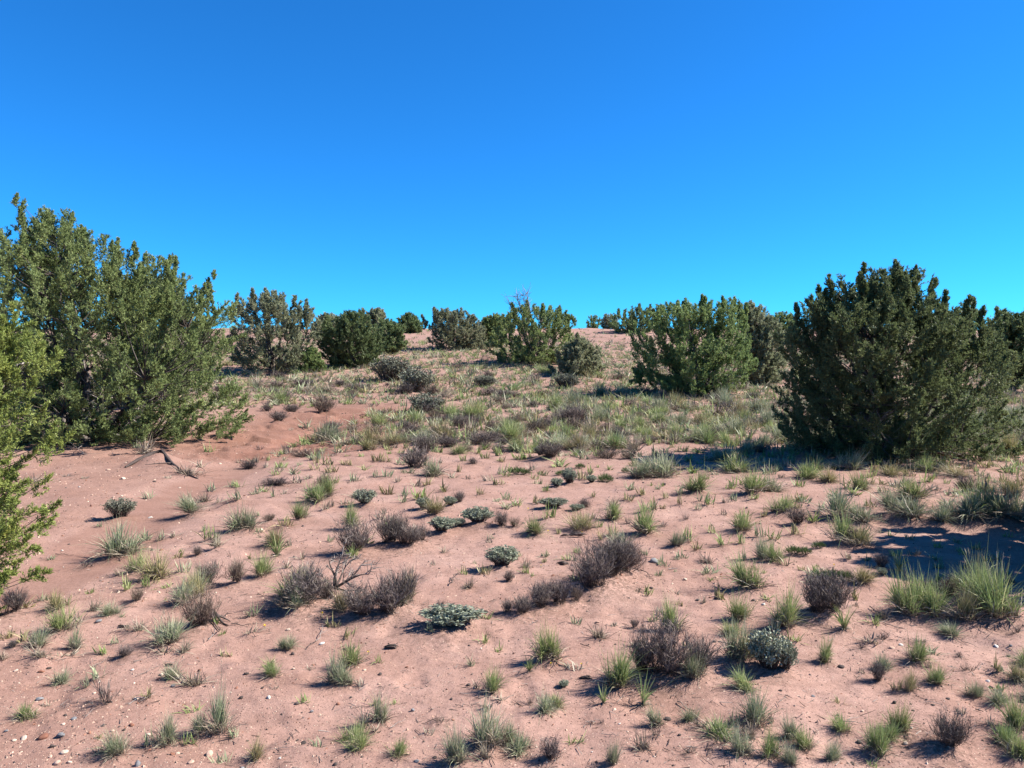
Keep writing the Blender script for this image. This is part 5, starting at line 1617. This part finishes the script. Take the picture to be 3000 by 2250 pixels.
# driftwood on the little rise by the wash
a = [P3('A', x, y) for x, y in ((1075, 512), (1180, 490), (1290, 470), (1390, 455), (1480, 500), (1560, 545), (1690, 600))]
P = np.array([(x, y + .03, float(gz(x, y)[0]) + lz) for (x, y), lz in zip(a, (.01, .03, .02, .05, .02, .02, .008))])
b = Buf(); rng = np.random.default_rng(8)
b.add(*tubes(rng, (P - P[3])[None], np.array([[.016, .028, .034, .032, .022, .016, .008]]), 7))
root = link("driftwood_root", b.mesh("driftwood_root", [M['darkwood']])); root.location = P[3]
m = 14; s0 = P[rng.integers(0, 7, m)] - P[3]; e = s0 + rng.normal(0, 1, (m, 3)) * [.14, .10, .05] + [0, 0, -.06]
b = Buf(); b.add(*tubes(rng, bez(s0, s0 * .6 + e * .4 + rng.normal(0, .02, (m, 3)), s0 * .3 + e * .7, e, 6), np.linspace(1, .3, 6)[None].repeat(m, 0) * .012, 4))
link("rootlets", b.mesh("rootlets", [M['darkwood']]), root)
tag(root, "dark gnarled driftwood root arched over a little earth bank by the wash", "driftwood")
# exposed roots of the brown ball shrub
fx, fy = P3('E', 1830, 380); fz = float(gz(fx, fy)[0]) + .05
tips = [(x, y, float(gz(x, y)[0]) + .005) for x, y in (P3('E', *q) for q in ((1990, 400), (1975, 440), (1900, 480), (1850, 430)))]
o, tw = branchy(5, (fx, fy, fz), tips, .012, subs=2, sub_len=.25)
root = link("exposed_root", o.mesh("exposed_root", [M['darkwood']])); root.location = (fx, fy, fz)
link("rootlets", tw.mesh("rootlets", [M['darkwood']]), root)
tag(root, "dark exposed roots clawing the sand beside the brown ball shrub", "root")
# flat chunk of bark
for view, x, y, w, lb in (('C', 545, 1105, 130, "flaking chunk of dark bark in front of the broad olive tuft"), ('C', 440, 1345, 95, "low dark scrap of bark on sand above the charcoal shrub"), ('F', 1170, 640, 110, "curled dark bark scrap near the arching grey mound"), ('G', 620, 905, 90, "dark bark lump beside the yellow flowers"), ('E', 1060, 460, 80, "dark bark knob near the curled grey tuft"), ('E', 1440, 800, 70, "grey torn bark piece under the sea-green clump")):
    x_, y_ = P3(view, x, y); sc = y_ / FPX / 2.9493 * w; z_ = float(gz(x_, y_)[0])
    rng = np.random.default_rng(int(x)); b = Buf(); m = 9
    s0 = rng.normal(0, .16, (m, 3)) * [1, .5, .2] * sc + [-.4 * sc, 0, .12 * sc]; e = s0 + np.array([.8 * sc, 0, 0]) + rng.normal(0, .12, (m, 3)) * sc * [1, .6, .8]
    e[:, 2] = np.maximum(e[:, 2], .02 * sc)
    b.add(*tubes(rng, bez(s0, s0 * .6 + e * .4 + [0, 0, .10 * sc], s0 * .3 + e * .7 + [0, 0, .10 * sc], e, 6), np.array([[.3, .8, 1, 1, .7, .2]]).repeat(m, 0) * .075 * sc, 5))
    o = link("bark_chunk", b.mesh("bark_chunk", [M['darkwood']])); o.location = (x_, y_ + .02, z_)
    tag(o, lb, "bark", "scraps of bark on the sand")
# litter: bits of twig, straw and leaf around the plants
def litter():
    rng = np.random.default_rng(91); B = Buf()
    src = [p for p in plants if p['listed'] and p['y'] < 16]
    wgt = np.array([max(p['W'], .1) * (2.2 if p['k'] in 'DBdw' else 1) for p in src]); wgt /= wgt.sum()
    n = 10500; q = rng.choice(len(src), n, p=wgt)
    x = np.array([src[i]['x'] for i in q]) + rng.normal(0, 1, n) * np.array([src[i]['W'] for i in q]) * .75 - .05; y = np.array([src[i]['y'] for i in q]) + rng.normal(0, 1, n) * np.array([src[i]['W'] for i in q]) * .6
    n2 = 5200; y2 = 2.8 * np.exp(rng.random(n2) * np.log(12 / 2.8)); x2 = rng.uniform(-.75, .75, n2) * y2
    w, *_ = soil(x2, y2); k = (w < .3) & (fbm(x2 * 1.2, y2 * 1.2, 71, 3) > -.12); x2, y2 = x2[k], y2[k]
    x, y = np.concatenate([x, x2]), np.concatenate([y, y2]); k = y > 2.3; x, y = x[k], y[k]; n = len(x)
    z = gz(x, y); a = rng.uniform(0, 2 * pi, n); L = rng.lognormal(math.log(.020), .55, n).clip(.006, .075)
    d = np.stack([np.cos(a), np.sin(a), rng.normal(.05, .25, n)], 1); d = norm(d)
    s = np.stack([x, y, z + .003], 1) - d * [.5, .5, 0] * L[:, None]; e = s + d * L[:, None]; e[:, 2] = np.maximum(e[:, 2], z + .002)
    md = (s + e) / 2 + rng.normal(0, .18, (n, 3)) * L[:, None] * [1, 1, .5]; md[:, 2] = np.maximum(md[:, 2], z + .002)
    P = np.stack([s, e], 1)
    Vv, T, r, t = tubes(rng, P, np.array([[1, .5]]) * (L * rng.uniform(.022, .06, n)).clip(.0006, .0019)[:, None], 3)
    mi = np.repeat(rng.choice(3, n, p=[.5, .33, .17]), len(T) // n)
    me = mesh_from("litter", Vv, T, [M['darkwood'], M['twig_wood'], M['deadwood']], {"rnd": r, "tt": t}, mi)
    tag(link("litter", me), kind='stuff')
litter()
fl = []
for ox, oy, s, f, rest_ in parse(FLOWERS):
    x, y, h = map(float, f[:3]); fl.append(dict(u=ox + x / s, v=oy + y / s, h=h / s, noun="tiny yellow flower"))
relation(fl)
for q in fl:
    X, Y = cast(q['u'], q['v'], h_smooth); x, y = float(X[0]), float(Y[0]); z = float(gz(x, y)[0])
    rng = np.random.default_rng(int(q['u'])); sc = y / FPX; w = q['h'] * sc * 1.1; H = w * 1.3
    root = link("yellow_flower", None); root.location = (x, y, z)
    b = Buf(); n = 14; az = np.arange(n) * 2.4; b.add(*diamonds(rng, np.tile([0, 0, H], (n, 1)) + rng.normal(0, .1 * w, (n, 3)), norm(np.stack([np.cos(az), np.sin(az), rng.uniform(.1, .9, n)], 1)), w * .55, w * .3))
    link("petals", b.mesh("petals", [M['petal']]), root)
    b = Buf(); b.add(*tubes(rng, np.array([[[0, 0, -.005], [w * .1, 0, H * .5], [0, 0, H]]]), np.full((1, 3), .0016), 3))
    az = np.arange(6) * 1.05; b.add(*blades(rng, np.zeros((6, 3)), norm(np.stack([np.cos(az), np.sin(az), np.full(6, .8)], 1)), H * .8, w * .12, None, 2))
    link("stem", b.mesh("stem", [M['grass_blue']]), root)
    tag(root, q['label'], "flower", "small yellow flowers")

TRI = sum(len(o.data.polygons) for o in scene.objects if o.type == 'MESH' and o.data.users == 1)
print("triangles (single-user meshes):", TRI, "things:", len([o for o in scene.objects if o.parent is None]), "grass/brush rest:", len(gr), len(br), "individual:", len(ind))
